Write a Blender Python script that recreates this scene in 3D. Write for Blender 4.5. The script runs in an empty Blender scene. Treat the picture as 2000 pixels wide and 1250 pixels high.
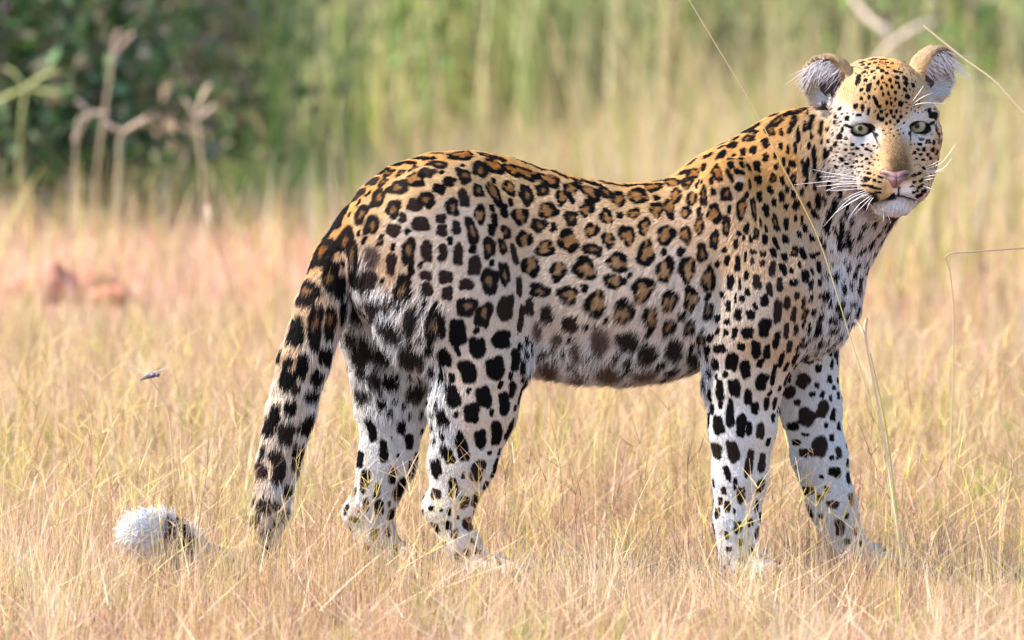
import bpy, math, random
import numpy as np
from mathutils import Vector, Matrix
from mathutils.bvhtree import BVHTree

rng = np.random.default_rng(11)
random.seed(11)
scene = bpy.context.scene
COL = scene.collection

# ------------------------------------------------------------------ camera
CAM = np.array([0.0, -14.0, 1.70])
PITCH = math.radians(5.088)
LENS = 281.0
PXK = 36.0 / 2000.0 / LENS          # tangent per photo pixel
cam_d = bpy.data.cameras.new('camera')
cam = bpy.data.objects.new('camera', cam_d)
COL.objects.link(cam)
cam.location = CAM
cam.rotation_euler = (math.pi / 2 - PITCH, 0, 0)
cam_d.lens = LENS
cam_d.sensor_width = 36
cam_d.clip_start = 0.5
cam_d.clip_end = 2000
cam_d.dof.use_dof = True
cam_d.dof.focus_distance = 13.93
cam_d.dof.aperture_fstop = 4.3
scene.camera = cam

# ------------------------------------------------------------------ light
SUN_DIR = Vector((-0.70, -0.10, 0.68)).normalized()      # towards the sun
elev = math.asin(SUN_DIR.z)
world = bpy.data.worlds.new('World')
scene.world = world
world.use_nodes = True
wn = world.node_tree.nodes
wl = world.node_tree.links
sky = wn.new('ShaderNodeTexSky')
sky.sky_type = 'NISHITA'
sky.sun_disc = False
sky.ozone_density = 2.6
sky.dust_density = 0.4
sky.sun_elevation = elev
sky.sun_rotation = math.atan2(SUN_DIR.x, SUN_DIR.y)
wl.new(sky.outputs[0], wn['Background'].inputs[0])
wn['Background'].inputs[1].default_value = 0.15
sun_d = bpy.data.lights.new('sun', 'SUN')
sun_d.energy = 4.0
sun_d.angle = math.radians(0.6)
sun_d.color = (1.0, 0.91, 0.79)
sun = bpy.data.objects.new('sun', sun_d)
COL.objects.link(sun)
sun.rotation_euler = (-SUN_DIR).to_track_quat('-Z', 'Y').to_euler()
scene.view_settings.view_transform = 'Standard'
scene.view_settings.look = 'None'
scene.view_settings.gamma = 1
scene.view_settings.exposure = 1.72
scene.view_settings.use_curve_mapping = False
scene.cycles.use_denoising = True
scene.cycles.max_bounces = 6
scene.cycles.transparent_max_bounces = 8
scene.cycles_curves.shape = 'RIBBONS'

# ------------------------------------------------------------------ helpers
FW = np.array([0, math.cos(PITCH), -math.sin(PITCH)])
UP = np.array([0, math.sin(PITCH), math.cos(PITCH)])
RT = np.array([1.0, 0, 0])
S = 0.0009                                   # metres per photo pixel at the leopard


def ray(px, py):
    d = FW + RT * (px - 1000) * PXK + UP * (625 - py) * PXK
    return d / np.linalg.norm(d)


def P(px, py, Y=0.0):
    """photo pixel -> point on the upright plane at depth Y"""
    d = ray(px, py)
    return CAM + d * ((Y - CAM[1]) / d[1])


def G(px, py, z=0.0):
    """photo pixel -> point on the ground"""
    d = ray(px, py)
    return CAM + d * ((z - CAM[2]) / d[2])


def link(o, parent=None):
    COL.objects.link(o)
    if parent is not None:
        o.parent = parent
    return o


def tag(o, label=None, cat=None, group=None, kind=None):
    if label:
        o['label'] = label
    if cat:
        o['category'] = cat
    if group:
        o['group'] = group
    if kind:
        o['kind'] = kind
    return o


def mesh_np(name, V, F, mat=None, parent=None, col=None, smooth=True):
    """V (n,3), F (m,k) with k = 3 or 4, col (n,3)"""
    V = np.ascontiguousarray(V, dtype=np.float32)
    F = np.ascontiguousarray(F, dtype=np.int32)
    me = bpy.data.meshes.new(name)
    k = F.shape[1]
    me.vertices.add(len(V))
    me.vertices.foreach_set('co', V.ravel())
    me.loops.add(F.size)
    me.loops.foreach_set('vertex_index', F.ravel())
    me.polygons.add(len(F))
    me.polygons.foreach_set('loop_start', np.arange(0, F.size, k, dtype=np.int32))
    me.polygons.foreach_set('use_smooth', np.full(len(F), smooth))
    me.update(calc_edges=True)
    if col is not None:
        a = me.attributes.new('col', 'FLOAT_COLOR', 'POINT')
        c = np.ones((len(V), 4), dtype=np.float32)
        c[:, :3] = col
        a.data.foreach_set('color', c.ravel())
    if mat:
        me.materials.append(mat)
    return link(bpy.data.objects.new(name, me), parent)


def new_mat(name):
    m = bpy.data.materials.new(name)
    m.use_nodes = True
    nt = m.node_tree
    b = nt.nodes['Principled BSDF']
    return m, nt, b


def attr_mat(name, rough=0.7, transl=0.0, spec=0.25):
    m, nt, b = new_mat(name)
    a = nt.nodes.new('ShaderNodeAttribute')
    a.attribute_name = 'col'
    nt.links.new(a.outputs['Color'], b.inputs['Base Color'])
    b.inputs['Roughness'].default_value = rough
    b.inputs['Specular IOR Level'].default_value = spec
    if transl > 0:
        t = nt.nodes.new('ShaderNodeBsdfTranslucent')
        nt.links.new(a.outputs['Color'], t.inputs['Color'])
        mx = nt.nodes.new('ShaderNodeMixShader')
        mx.inputs[0].default_value = transl
        nt.links.new(b.outputs[0], mx.inputs[1])
        nt.links.new(t.outputs[0], mx.inputs[2])
        nt.links.new(mx.outputs[0], nt.nodes['Material Output'].inputs[0])
    return m


def flat_mat(name, col, rough=0.6, spec=0.4, noise=None, transl=0):
    m, nt, b = new_mat(name)
    b.inputs['Base Color'].default_value = (*col, 1)
    b.inputs['Roughness'].default_value = rough
    b.inputs['Specular IOR Level'].default_value = spec
    if noise:
        scale, col2 = noise
        tc = nt.nodes.new('ShaderNodeTexCoord')
        n = nt.nodes.new('ShaderNodeTexNoise')
        n.inputs['Scale'].default_value = scale
        n.inputs['Detail'].default_value = 5
        r = nt.nodes.new('ShaderNodeValToRGB')
        r.color_ramp.elements[0].position = 0.35
        r.color_ramp.elements[1].position = 0.65
        r.color_ramp.elements[0].color = (*col, 1)
        r.color_ramp.elements[1].color = (*col2, 1)
        nt.links.new(tc.outputs['Object'], n.inputs['Vector'])
        nt.links.new(n.outputs['Fac'], r.inputs['Fac'])
        nt.links.new(r.outputs['Color'], b.inputs['Base Color'])
        bp = nt.nodes.new('ShaderNodeBump')
        bp.inputs['Strength'].default_value = 0.5
        bp.inputs['Distance'].default_value = 0.01
        nt.links.new(n.outputs['Fac'], bp.inputs['Height'])
        nt.links.new(bp.outputs['Normal'], b.inputs['Normal'])
    return m


def smooth_noise(x, y, seed, scale):
    """cheap smooth 2-D value noise, 0..1"""
    r = np.random.default_rng(seed)
    T = r.random((64, 64))
    u = np.asarray(x) / scale
    v = np.asarray(y) / scale
    i = np.floor(u).astype(int)
    j = np.floor(v).astype(int)
    fu = u - i
    fv = v - j
    fu = fu * fu * (3 - 2 * fu)
    fv = fv * fv * (3 - 2 * fv)
    g = lambda a, b: T[a % 64, b % 64]
    return (g(i, j) * (1 - fu) + g(i + 1, j) * fu) * (1 - fv) + (g(i, j + 1) * (1 - fu) + g(i + 1, j + 1) * fu) * fv


def ground_z(x, y):
    return 0.05 * (smooth_noise(x, y, 5, 1.7) - 0.5) * np.clip((np.abs(y) - 0.25) / 0.8, 0, 1) + 0.018 * (smooth_noise(x, y, 6, 0.35) - 0.5)


# ------------------------------------------------------------------ ground
def build_ground():
    xs = np.concatenate([[-900, -300, -80, -25, -10], np.linspace(-5, 5, 161), [10, 25, 80, 300, 900]])
    ys = np.concatenate([[-900, -200, -40, -14, -8], np.linspace(-4, 12, 257), [16, 25, 45, 100, 300, 900]])
    X, Y = np.meshgrid(xs, ys, indexing='ij')
    Z = np.where((np.abs(X) < 6) & (Y > -6) & (Y < 13), ground_z(X, Y), 0.0)
    V = np.stack([X, Y, Z], -1).reshape(-1, 3)
    nx, ny = X.shape
    I = np.arange(nx * ny).reshape(nx, ny)
    F = np.stack([I[:-1, :-1], I[1:, :-1], I[1:, 1:], I[:-1, 1:]], -1).reshape(-1, 4)
    m, nt, b = new_mat('dry_soil')
    tc = nt.nodes.new('ShaderNodeTexCoord')
    n1 = nt.nodes.new('ShaderNodeTexNoise')
    n1.inputs['Scale'].default_value = 1.3
    n1.inputs['Detail'].default_value = 6
    n2 = nt.nodes.new('ShaderNodeTexNoise')
    n2.inputs['Scale'].default_value = 60
    n2.inputs['Detail'].default_value = 8
    for n in (n1, n2):
        nt.links.new(tc.outputs['Object'], n.inputs['Vector'])
    r1 = nt.nodes.new('ShaderNodeValToRGB')
    r1.color_ramp.elements[0].position = 0.4
    r1.color_ramp.elements[1].position = 0.62
    r1.color_ramp.elements[0].color = (0.36, 0.22, 0.12, 1)
    r1.color_ramp.elements[1].color = (0.42, 0.23, 0.15, 1)
    r2 = nt.nodes.new('ShaderNodeValToRGB')
    r2.color_ramp.elements[0].position = 0.35
    r2.color_ramp.elements[1].position = 0.7
    r2.color_ramp.elements[0].color = (0.55, 0.5, 0.5, 1)
    r2.color_ramp.elements[1].color = (1.15, 1.1, 1.05, 1)
    mx = nt.nodes.new('ShaderNodeMix')
    mx.data_type = 'RGBA'
    mx.blend_type = 'MULTIPLY'
    mx.inputs[0].default_value = 0.8
    nt.links.new(n1.outputs['Fac'], r1.inputs['Fac'])
    nt.links.new(n2.outputs['Fac'], r2.inputs['Fac'])
    at = nt.nodes.new('ShaderNodeAttribute')
    at.attribute_name = 'col'
    nt.links.new(at.outputs['Color'], mx.inputs[6])
    nt.links.new(r2.outputs['Color'], mx.inputs[7])
    nt.links.new(mx.outputs[2], b.inputs['Base Color'])
    b.inputs['Roughness'].default_value = 0.95
    bp = nt.nodes.new('ShaderNodeBump')
    bp.inputs['Distance'].default_value = 0.01
    nt.links.new(n2.outputs['Fac'], bp.inputs['Height'])
    nt.links.new(bp.outputs['Normal'], b.inputs['Normal'])
    red = np.exp(-((V[:, 0] + 0.85) / 0.75) ** 2 - ((V[:, 1] - 6.6) / 1.3) ** 2)[:, None]
    gc = np.array([0.30, 0.16, 0.095]) * (1 - red) + np.array([0.50, 0.24, 0.17]) * red
    o = mesh_np('ground', V, F, m, col=gc)
    tag(o, kind='structure')


build_ground()

# ------------------------------------------------------------------ grass
GRASS = attr_mat('grass_blade', 0.5, 0.38, 0.35)
STRAW = np.array([[0.68, 0.49, 0.23], [0.72, 0.57, 0.34], [0.66, 0.45, 0.26], [0.68, 0.46, 0.35],
                  [0.60, 0.48, 0.14], [0.74, 0.62, 0.44], [0.36, 0.22, 0.13], [0.50, 0.32, 0.18]])
GREENS = np.array([[0.30, 0.36, 0.06], [0.42, 0.42, 0.08], [0.22, 0.32, 0.07], [0.50, 0.46, 0.12]])


def blades(base, h, lean_az, lean, w, col, seg=4, face=None, taper=0.85, bend=1.6, col_root=None):
    """ribbon blades; returns V, F, C"""
    n = len(base)
    t = np.linspace(0, 1, seg + 1)[None, :, None]
    ld = np.stack([np.cos(lean_az), np.sin(lean_az), np.zeros(n)], -1)[:, None, :]
    up = np.array([0, 0, 1.0])[None, None, :]
    off = (t ** bend) * (np.sin(lean) * h)[:, None, None] * ld + t * (np.cos(lean * 0.8) * h)[:, None, None] * up
    c = base[:, None, :] + off
    fa = rng.uniform(0, math.pi, n) if face is None else face
    side = np.stack([np.cos(fa), np.sin(fa), np.zeros(n)], -1)[:, None, :]
    ww = w[:, None, None] * (1 - taper * t)
    L = c - side * ww * 0.5
    R = c + side * ww * 0.5
    V = np.stack([L, R], 2).reshape(-1, 3)
    k = 2 * (seg + 1)
    f0 = np.array([[2 * i, 2 * i + 1, 2 * i + 3, 2 * i + 2] for i in range(seg)])
    F = (np.arange(n)[:, None, None] * k + f0[None]).reshape(-1, 4)
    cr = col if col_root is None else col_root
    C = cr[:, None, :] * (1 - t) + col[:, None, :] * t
    C = np.repeat(C, 2, axis=1).reshape(-1, 3)
    return V, F, C


def stack(parts):
    Vs, Fs, Cs, o = [], [], [], 0
    for V, F, C in parts:
        Vs.append(V)
        Fs.append(F + o)
        Cs.append(C)
        o += len(V)
    return np.concatenate(Vs), np.concatenate(Fs), np.concatenate(Cs)


def field_points(n, y0, y1, margin=0.25):
    """points on the ground within the strip the photograph shows (wider for the light)"""
    d0, d1 = y0 + 14, y1 + 14
    u = rng.random(n)
    d = np.sqrt(d0 * d0 + u * (d1 * d1 - d0 * d0))
    x = rng.uniform(-1, 1, n) * (d * 0.0655 + margin)
    y = d - 14
    return np.stack([x, y, ground_z(x, y)], -1)


def straw_colors(p, n):
    pal = STRAW[rng.integers(0, len(STRAW), n)]
    # tufts and patches of kind: greener here, pinker there
    g = smooth_noise(p[:, 0] + 9, p[:, 1] * 0.8, 21, 0.45)
    g2 = smooth_noise(p[:, 0] + 3, p[:, 1] * 0.5, 22, 1.3)
    isg = rng.random(n) < np.clip((g - 0.55) * 1.2 + (g2 - 0.5) * 0.4 + 0.09, 0.02, 0.6)
    gr = GREENS[rng.integers(0, len(GREENS), n)]
    c = np.where(isg[:, None], gr, pal)
    pink = np.clip((smooth_noise(p[:, 0], p[:, 1] * 0.7, 23, 0.8) - 0.5) * 2, 0, 1)[:, None]
    pink = np.maximum(pink, 0.9 * np.exp(-((p[:, 0] + 0.85) / 0.75) ** 2 - ((p[:, 1] - 6.6) / 1.3) ** 2)[:, None])
    c = c * (1 - 0.35 * pink) + np.array([0.64, 0.42, 0.34]) * 0.35 * pink
    return c * rng.uniform(0.6, 1.2, (n, 1))


def build_grass():
    parts = []
    # short dense turf in the sharp zone and around it
    for n, y0, y1, h0, h1, w in ((42000, -1.9, 1.6, 0.015, 0.075, 0.0022), (24000, -1.9, 1.6, 0.05, 0.15, 0.0016),
                                 (26000, 1.6, 5.0, 0.05, 0.17, 0.0032), (22000, 5.0, 10.0, 0.06, 0.20, 0.005)):
        p = field_points(n, y0, y1)
        tuft = 0.55 * smooth_noise(p[:, 0], p[:, 1], 31, 0.20) + 0.45 * smooth_noise(p[:, 0], p[:, 1], 33, 0.075)
        red = np.exp(-((p[:, 0] + 0.85) / 0.75) ** 2 - ((p[:, 1] - 6.6) / 1.3) ** 2)
        keep = rng.random(n) < np.clip(-0.45 + tuft * 2.3, 0.03, 1) * (1 - 0.55 * red)
        p = p[keep]
        n = len(p)
        h = rng.uniform(h0, h1, n) * (0.25 + 0.75 * smooth_noise(p[:, 0], p[:, 1], 32, 0.26) + 0.5 * smooth_noise(p[:, 0], p[:, 1], 34, 0.6))
        # trampled flat where the cat stands
        col = straw_colors(p, n)
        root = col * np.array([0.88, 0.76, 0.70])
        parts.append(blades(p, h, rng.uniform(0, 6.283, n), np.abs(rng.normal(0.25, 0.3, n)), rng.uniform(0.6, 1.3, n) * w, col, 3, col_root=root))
    # tufts before and between the paws
    n = 5200
    p = np.stack([rng.uniform(-0.75, 0.85, n), rng.uniform(-0.55, -0.12, n), np.zeros(n)], -1)
    p[:, 2] = ground_z(p[:, 0], p[:, 1])
    keep = rng.random(n) < np.clip(smooth_noise(p[:, 0], p[:, 1], 77, 0.12) * 1.6 - 0.25, 0, 1)
    p = p[keep]
    n = len(p)
    parts.append(blades(p, rng.uniform(0.03, 0.11, n), rng.uniform(0, 6.283, n), np.abs(rng.normal(0.3, 0.3, n)), rng.uniform(0.0010, 0.0022, n), straw_colors(p, n), 4))
    # green tufts and darker dead tufts
    for cnt, pal, hh in ((55, GREENS, (.04, .12)), (45, np.array([[.30, .18, .11], [.38, .24, .14], [.24, .15, .11]]), (.05, .15)), (40, np.array([[.74, .62, .42], [.70, .56, .34]]), (.07, .19))):
        c0 = field_points(cnt, -1.5, 3.2)
        k = 42
        p = np.repeat(c0, k, 0) + rng.normal(0, 1, (cnt * k, 3)) * np.array([.022, .022, 0])
        n = len(p)
        d_ = np.arctan2(p[:, 1] - np.repeat(c0[:, 1], k), p[:, 0] - np.repeat(c0[:, 0], k))
        parts.append(blades(p, rng.uniform(hh[0], hh[1], n), d_, np.abs(rng.normal(.35, .25, n)), rng.uniform(.0012, .0026, n), pal[rng.integers(0, len(pal), n)] * rng.uniform(.75, 1.15, (n, 1)), 4))
    # broken straws lying over
    n = 5000
    p = field_points(n, -1.9, 2.0)
    p[:, 2] += rng.uniform(0.01, 0.06, n)
    parts.append(blades(p, rng.uniform(0.05, 0.16, n), rng.uniform(0, 6.283, n), rng.uniform(0.9, 1.6, n), rng.uniform(0.0014, 0.003, n), straw_colors(p, n), 3, bend=1.1))
    V, F, C = stack(parts)
    o = mesh_np('dry_grass', V, F, GRASS, col=C)
    tag(o, 'short straw coloured savanna grass covering the ground', 'grass', kind='stuff')

    # finger grass: thin stalks with two to four spikes at the top
    parts = []
    n = 3000
    p = field_points(n, -0.9, 2.4)
    h = rng.uniform(0.06, 0.24, n)
    az = rng.uniform(0, 6.283, n)
    ln = np.abs(rng.normal(0.15, 0.2, n))
    tone = rng.random((n, 1))
    col = np.where(tone < 0.36, np.array([[0.62, 0.50, 0.14]]), np.where(tone < 0.75, np.array([[0.38, 0.22, 0.11]]), np.array([[0.70, 0.50, 0.30]])))
    col = col * rng.uniform(0.8, 1.15, (n, 1))
    parts.append(blades(p, h, az, ln, rng.uniform(0.0008, 0.0014, n), col, 4, taper=0.3))
    tip = p + np.stack([np.cos(az) * np.sin(ln) * h, np.sin(az) * np.sin(ln) * h, np.cos(ln * 0.8) * h], -1)
    for k in range(4):
        m = rng.random(n) < (1.0, 1.0, 0.75, 0.4)[k]
        q = tip[m]
        nn = len(q)
        a = rng.uniform(0, 6.283, nn)
        parts.append(blades(q, rng.uniform(0.018, 0.07, nn), a, rng.uniform(0.2, 1.7, nn), rng.uniform(0.001, 0.002, nn), col[m], 3, taper=0.5, bend=1.15))
    V, F, C = stack(parts)
    o = mesh_np('finger_grass', V, F, GRASS, col=C)
    tag(o, 'thin stalks of finger grass with split yellow seed spikes', 'grass', kind='stuff')

    # taller pale seeding grass towards the bushes, denser on the right
    parts = []
    n = 22000
    p = field_points(n, 5.5, 11.2)
    px = p[:, 0] / ((p[:, 1] + 14) * 0.064)
    dens = np.clip(0.30 + 0.55 * np.clip(px + 0.35, 0, 1) + 0.7 * (smooth_noise(p[:, 0], p[:, 1], 41, 0.5) - 0.5), 0.08, 1)
    dens *= np.clip((p[:, 1] - 5.0) / 2.5, 0.15, 1) * np.where((px < -0.3) & (p[:, 1] > 6.5), 0.45, 1.0)
    p = p[rng.random(n) < dens]
    n = len(p)
    px = p[:, 0] / ((p[:, 1] + 14) * 0.064)
    h = rng.uniform(0.09, 0.30, n) * (1.0 + 0.45 * np.clip(px + 0.2, 0, 1)) * (0.55 + 0.8 * smooth_noise(p[:, 0], p[:, 1], 42, 0.6))
    g = rng.random(n)
    col = np.where((g < 0.28)[:, None], GREENS[rng.integers(0, 4, n)], STRAW[rng.integers(0, 8, n)]) * rng.uniform(0.7, 1.05, (n, 1))
    parts.append(blades(p, h, rng.uniform(0, 6.283, n), np.abs(rng.normal(0.2, 0.25, n)), rng.uniform(0.004, 0.009, n), col, 4))
    n = 2600
    p = field_points(n, 9.6, 12.5)
    px = p[:, 0] / ((p[:, 1] + 14) * 0.064)
    p = p[rng.random(n) < np.clip(0.25 + 0.6 * px + 0.9 * (smooth_noise(p[:, 0], p[:, 1] * .3, 43, 0.25) - .4), 0.05, 1)]
    n = len(p)
    parts.append(blades(p, rng.uniform(.35, .85, n), rng.uniform(0, 6.283, n), np.abs(rng.normal(.2, .25, n)), rng.uniform(.006, .012, n),
                        np.array([[.60, .50, .26]]) * rng.uniform(.6, 1.15, (n, 1)) * rng.uniform(.85, 1.1, (n, 3)), 4))
    n = 2500
    p = np.stack([rng.normal(-0.78, 0.22, n), rng.uniform(8.3, 9.6, n), np.zeros(n)], -1)
    parts.append(blades(p, rng.uniform(.05, .16, n), rng.uniform(0, 6.283, n), np.abs(rng.normal(.2, .25, n)), rng.uniform(.005, .009, n),
                        np.array([[.42, .50, .10]]) * rng.uniform(.7, 1.15, (n, 1)), 3))
    V, F, C = stack(parts)
    o = mesh_np('tall_grass', V, F, GRASS, col=C)
    tag(o, 'taller pale and green grass growing in front of the bushes', 'grass', kind='stuff')


build_grass()


# ------------------------------------------------------------------ tube helper
def tube_np(pts, radii, sides=6, sub=4):
    pts = [np.asarray(p, float) for p in pts]
    # Catmull-Rom
    Q, R = [], []
    n = len(pts)
    for i in range(n - 1):
        p0, p1, p2, p3 = pts[max(i - 1, 0)], pts[i], pts[i + 1], pts[min(i + 2, n - 1)]
        for s in range(sub):
            t = s / sub
            Q.append(0.5 * ((2 * p1) + (-p0 + p2) * t + (2 * p0 - 5 * p1 + 4 * p2 - p3) * t * t + (-p0 + 3 * p1 - 3 * p2 + p3) * t ** 3))
            R.append(radii[i] * (1 - t) + radii[i + 1] * t)
    Q.append(pts[-1])
    R.append(radii[-1])
    Q = np.array(Q)
    T = np.gradient(Q, axis=0)
    T /= np.linalg.norm(T, axis=1)[:, None] + 1e-12
    a = np.array([0.31, 0.77, 0.55])
    U = np.cross(T, a)
    U /= np.linalg.norm(U, axis=1)[:, None] + 1e-12
    W = np.cross(T, U)
    th = np.linspace(0, 2 * math.pi, sides, endpoint=False)
    V = Q[:, None, :] + (U[:, None, :] * np.cos(th)[None, :, None] + W[:, None, :] * np.sin(th)[None, :, None]) * np.array(R)[:, None, None]
    m = len(Q)
    I = np.arange(m * sides).reshape(m, sides)
    F = np.stack([I[:-1], np.roll(I, -1, 1)[:-1], np.roll(I, -1, 1)[1:], I[1:]], -1).reshape(-1, 4)
    return V.reshape(-1, 3), F


# ------------------------------------------------------------------ background plants
LEAF = attr_mat('leaf', 0.5, 0.3, 0.35)
BARK = flat_mat('twig_bark', (0.20, 0.15, 0.12), 0.9, 0.2, (40, (0.33, 0.27, 0.24)))
DEADWOOD = flat_mat('dead_wood', (0.42, 0.31, 0.27), 0.9, 0.2, (25, (0.55, 0.44, 0.39)))


def leaf_cloud(n, centre_pts, spread, size, pal, droop=0.3):
    """diamond leaves scattered round twig points"""
    c = centre_pts[rng.integers(0, len(centre_pts), n)] + rng.normal(0, 1, (n, 3)) * spread
    c[:, 2] = np.maximum(c[:, 2], 0.03)
    d = rng.normal(0, 1, (n, 3))
    d[:, 2] -= droop
    d /= np.linalg.norm(d, axis=1)[:, None]
    a = rng.normal(0, 1, (n, 3))
    s = np.cross(d, a)
    s /= np.linalg.norm(s, axis=1)[:, None]
    L = (size * rng.uniform(0.6, 1.3, n))[:, None]
    nn = np.cross(d, s)
    V = np.stack([c, c + d * L * 0.45 + s * L * 0.22 + nn * L * 0.05, c + d * L, c + d * L * 0.45 - s * L * 0.22 + nn * L * 0.05], 1).reshape(-1, 3)
    F = np.arange(4 * n).reshape(n, 4)
    col = pal[rng.integers(0, len(pal), n)] * rng.uniform(0.7, 1.2, (n, 1))
    return V, F, np.repeat(col, 4, 0)


def shrub(pxx, d, h, r, label, pal, n=1800, leaf=0.06, group=None, stems=7):
    x0 = (pxx - 1000) * PXK * d
    base = np.array([x0, d - 14, 0.0])
    root = link(bpy.data.objects.new('shrub', None))
    root.location = base
    tag(root, label, 'shrub', group)
    twv, twf, tips, o = [], [], [], 0
    for k in range(stems):
        az = rng.uniform(0, 6.283)
        lean = rng.uniform(0.15, 1.0) * r
        pts = [np.array([0, 0, -0.02]) + rng.normal(0, .02, 3) * [1, 1, 0]]
        for j in range(1, 5):
            t = j / 4
            pts.append(np.array([math.cos(az) * lean * t ** 1.2, math.sin(az) * lean * t ** 1.2, h * t * rng.uniform(.75, 1.05)]) + rng.normal(0, .03, 3))
        V, F = tube_np(pts, [.012, .009, .007, .005, .003], 5, 3)
        twv.append(V)
        twf.append(F + o)
        o += len(V)
        tips += pts[1:] + [pts[1] * .5 + [0, 0, .03], pts[2] * [1.2, 1.2, .4]]
        for b in range(3):
            q = pts[rng.integers(1, 4)]
            e = q + np.array([rng.normal(0, r * .5), rng.normal(0, r * .5), rng.uniform(.02, .3) * h])
            V, F = tube_np([q, (q + e) / 2 + rng.normal(0, .02, 3), e], [.006, .004, .002], 4, 3)
            twv.append(V)
            twf.append(F + o)
            o += len(V)
            tips += [(q + e) / 2, e]
    mesh_np('trunk', np.concatenate(twv), np.concatenate(twf), BARK, root)
    V, F, C = leaf_cloud(n, np.array(tips), np.array([r * .28, r * .28, h * .13]), leaf, pal)
    mesh_np('crown', V, F, LEAF, root, col=C, smooth=False)
    return root


DG = np.array([[0.06, 0.13, 0.03], [0.09, 0.17, 0.05], [0.045, 0.09, 0.03], [0.14, 0.20, 0.07], [0.20, 0.18, 0.11]])
OG = np.array([[0.14, 0.19, 0.05], [0.10, 0.17, 0.05], [0.21, 0.23, 0.08], [0.26, 0.22, 0.11]])
BG = np.array([[0.10, 0.24, 0.04], [0.16, 0.30, 0.05], [0.22, 0.33, 0.07], [0.09, 0.17, 0.04]])
RG_ = np.array([[0.24, 0.36, 0.07], [0.34, 0.38, 0.12], [0.40, 0.36, 0.18]])
shrub(30, 21.9, .95, .34, 'dark green leafy shrub at the far left edge behind the grass', DG, 2400, .075)
shrub(195, 22.3, 1.0, .30, 'deep green shrub second from the left, behind the forked seed stalk', DG, 1900, .07)
shrub(330, 22.7, .95, .30, 'sparse twiggy shrub with brown and olive leaves left of the green reeds', np.concatenate([DG[:2], OG[2:], [[.16, .11, .09]]]), 1300, .055)
shrub(470, 23.2, 1.0, .28, 'olive shrub just left of the tallest green reeds', np.concatenate([OG, DG]), 1500, .06)
shrub(760, 25.8, 1.0, .40, 'olive shrub behind the green reeds above the rump', np.concatenate([OG, DG]), 1700, .06)
shrub(1130, 26.2, .95, .40, 'mixed green shrub in the blur above the middle of the back', np.concatenate([OG, BG]), 1700, .06)
shrub(1400, 26.0, 1.0, .40, 'green shrub in the blur above the shoulders', np.concatenate([OG, BG, DG]), 1700, .06)
shrub(1640, 26.2, 1.0, .36, 'olive shrub in the blur right behind the ears', np.concatenate([OG, DG]), 1500, .06)
shrub(1930, 25.0, 1.0, .40, 'brown and grey twiggy shrub at the top right corner', np.concatenate([OG, [[.22, .16, .13], [.26, .21, .19]]]), 1400, .055)
for q_, d_, l_ in ((620, 25.3, 'low olive shrub between the two bright green reed clumps'), (880, 25.0, 'low green shrub behind the yellow green reeds above the hips'), (1010, 25.6, 'low green shrub behind the vivid reeds above the back'), (1270, 25.2, 'low bright green shrub beside the top of the long bare stem'), (1520, 25.4, 'low green shrub left of the near ear'), (1770, 25.4, 'low olive shrub between the two ears, far behind'), (2010, 24.4, 'yellowish shrub cut by the right edge')):
    shrub(q_, d_, .62, .34, l_, np.concatenate([BG, OG, RG_]), 1700, .06)
for k, q in enumerate((-60, 250, 560, 880, 1180, 1480, 1800, 2100)):
    shrub(q, 29.5 + (k % 3) * .6, 1.3, .55, 'green bush of the blurred thicket at the back, ' + ('first', 'second', 'third', 'fourth', 'fifth', 'sixth', 'seventh', 'eighth')[k] + ' from the left', np.concatenate([BG, OG, DG]), 2000, .085, 'bushes of the thicket behind')


def reed_clump(pxx, d, h, n, r, label, pal):
    x0 = (pxx - 1000) * PXK * d
    p = np.stack([rng.normal(0, r, n), rng.normal(0, r, n), np.zeros(n)], -1)
    col = pal[rng.integers(0, len(pal), n)] * rng.uniform(.75, 1.2, (n, 1))
    V, F, C = blades(p, rng.uniform(.5, 1.1, n) * h, rng.uniform(0, 6.283, n), np.abs(rng.normal(.18, .2, n)), rng.uniform(.008, .018, n), col, 5, bend=2.0)
    o = mesh_np('reed_clump', V, F, GRASS, col=C)
    o.location = (x0, d - 14, 0)
    tag(o, label, 'reeds', 'green reed clumps before the thicket')


RG = np.array([[0.15, 0.28, 0.05], [0.24, 0.36, 0.08], [0.36, 0.42, 0.13], [0.46, 0.45, 0.20], [0.40, 0.33, 0.18]])
RY = np.array([[0.40, 0.42, 0.10], [0.50, 0.46, 0.16], [0.30, 0.38, 0.08], [0.56, 0.46, 0.24]])
for a in ((545, 23.0, .95, 45, .05, 'broad green reed clump above the tail, left of two', RG),
          (640, 23.4, 1.0, 50, .06, 'tall bright green reed clump above the rump, right of two', RG),
          (735, 24.2, .75, 50, .08, 'yellowish reed clump above the top of the rump', RY),
          (930, 24.9, .95, 70, .09, 'yellow green reed clump above the hips', RY),
          (1035, 24.6, .95, 70, .05, 'vivid green reed clump above the middle of the back', RG),
          (1215, 25.0, 1.0, 60, .05, 'green reed clump reaching the top edge left of the long bare stem', RG),
          (1320, 25.0, .9, 60, .10, 'olive reed clump behind the long bare stem', RY),
          (1500, 25.2, .95, 60, .09, 'olive green reed clump left of the near ear', RY),
          (1890, 24.6, .9, 50, .10, 'thin yellow reed clump right of the far ear', RY)):
    reed_clump(*a)

# leaning dead branches
def wood(name, pts, radii, label, cat, mat, sides=7):
    V, F = tube_np(pts, radii, sides, 5)
    o = mesh_np(name, V, F, mat)
    return tag(o, label, cat)


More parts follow.
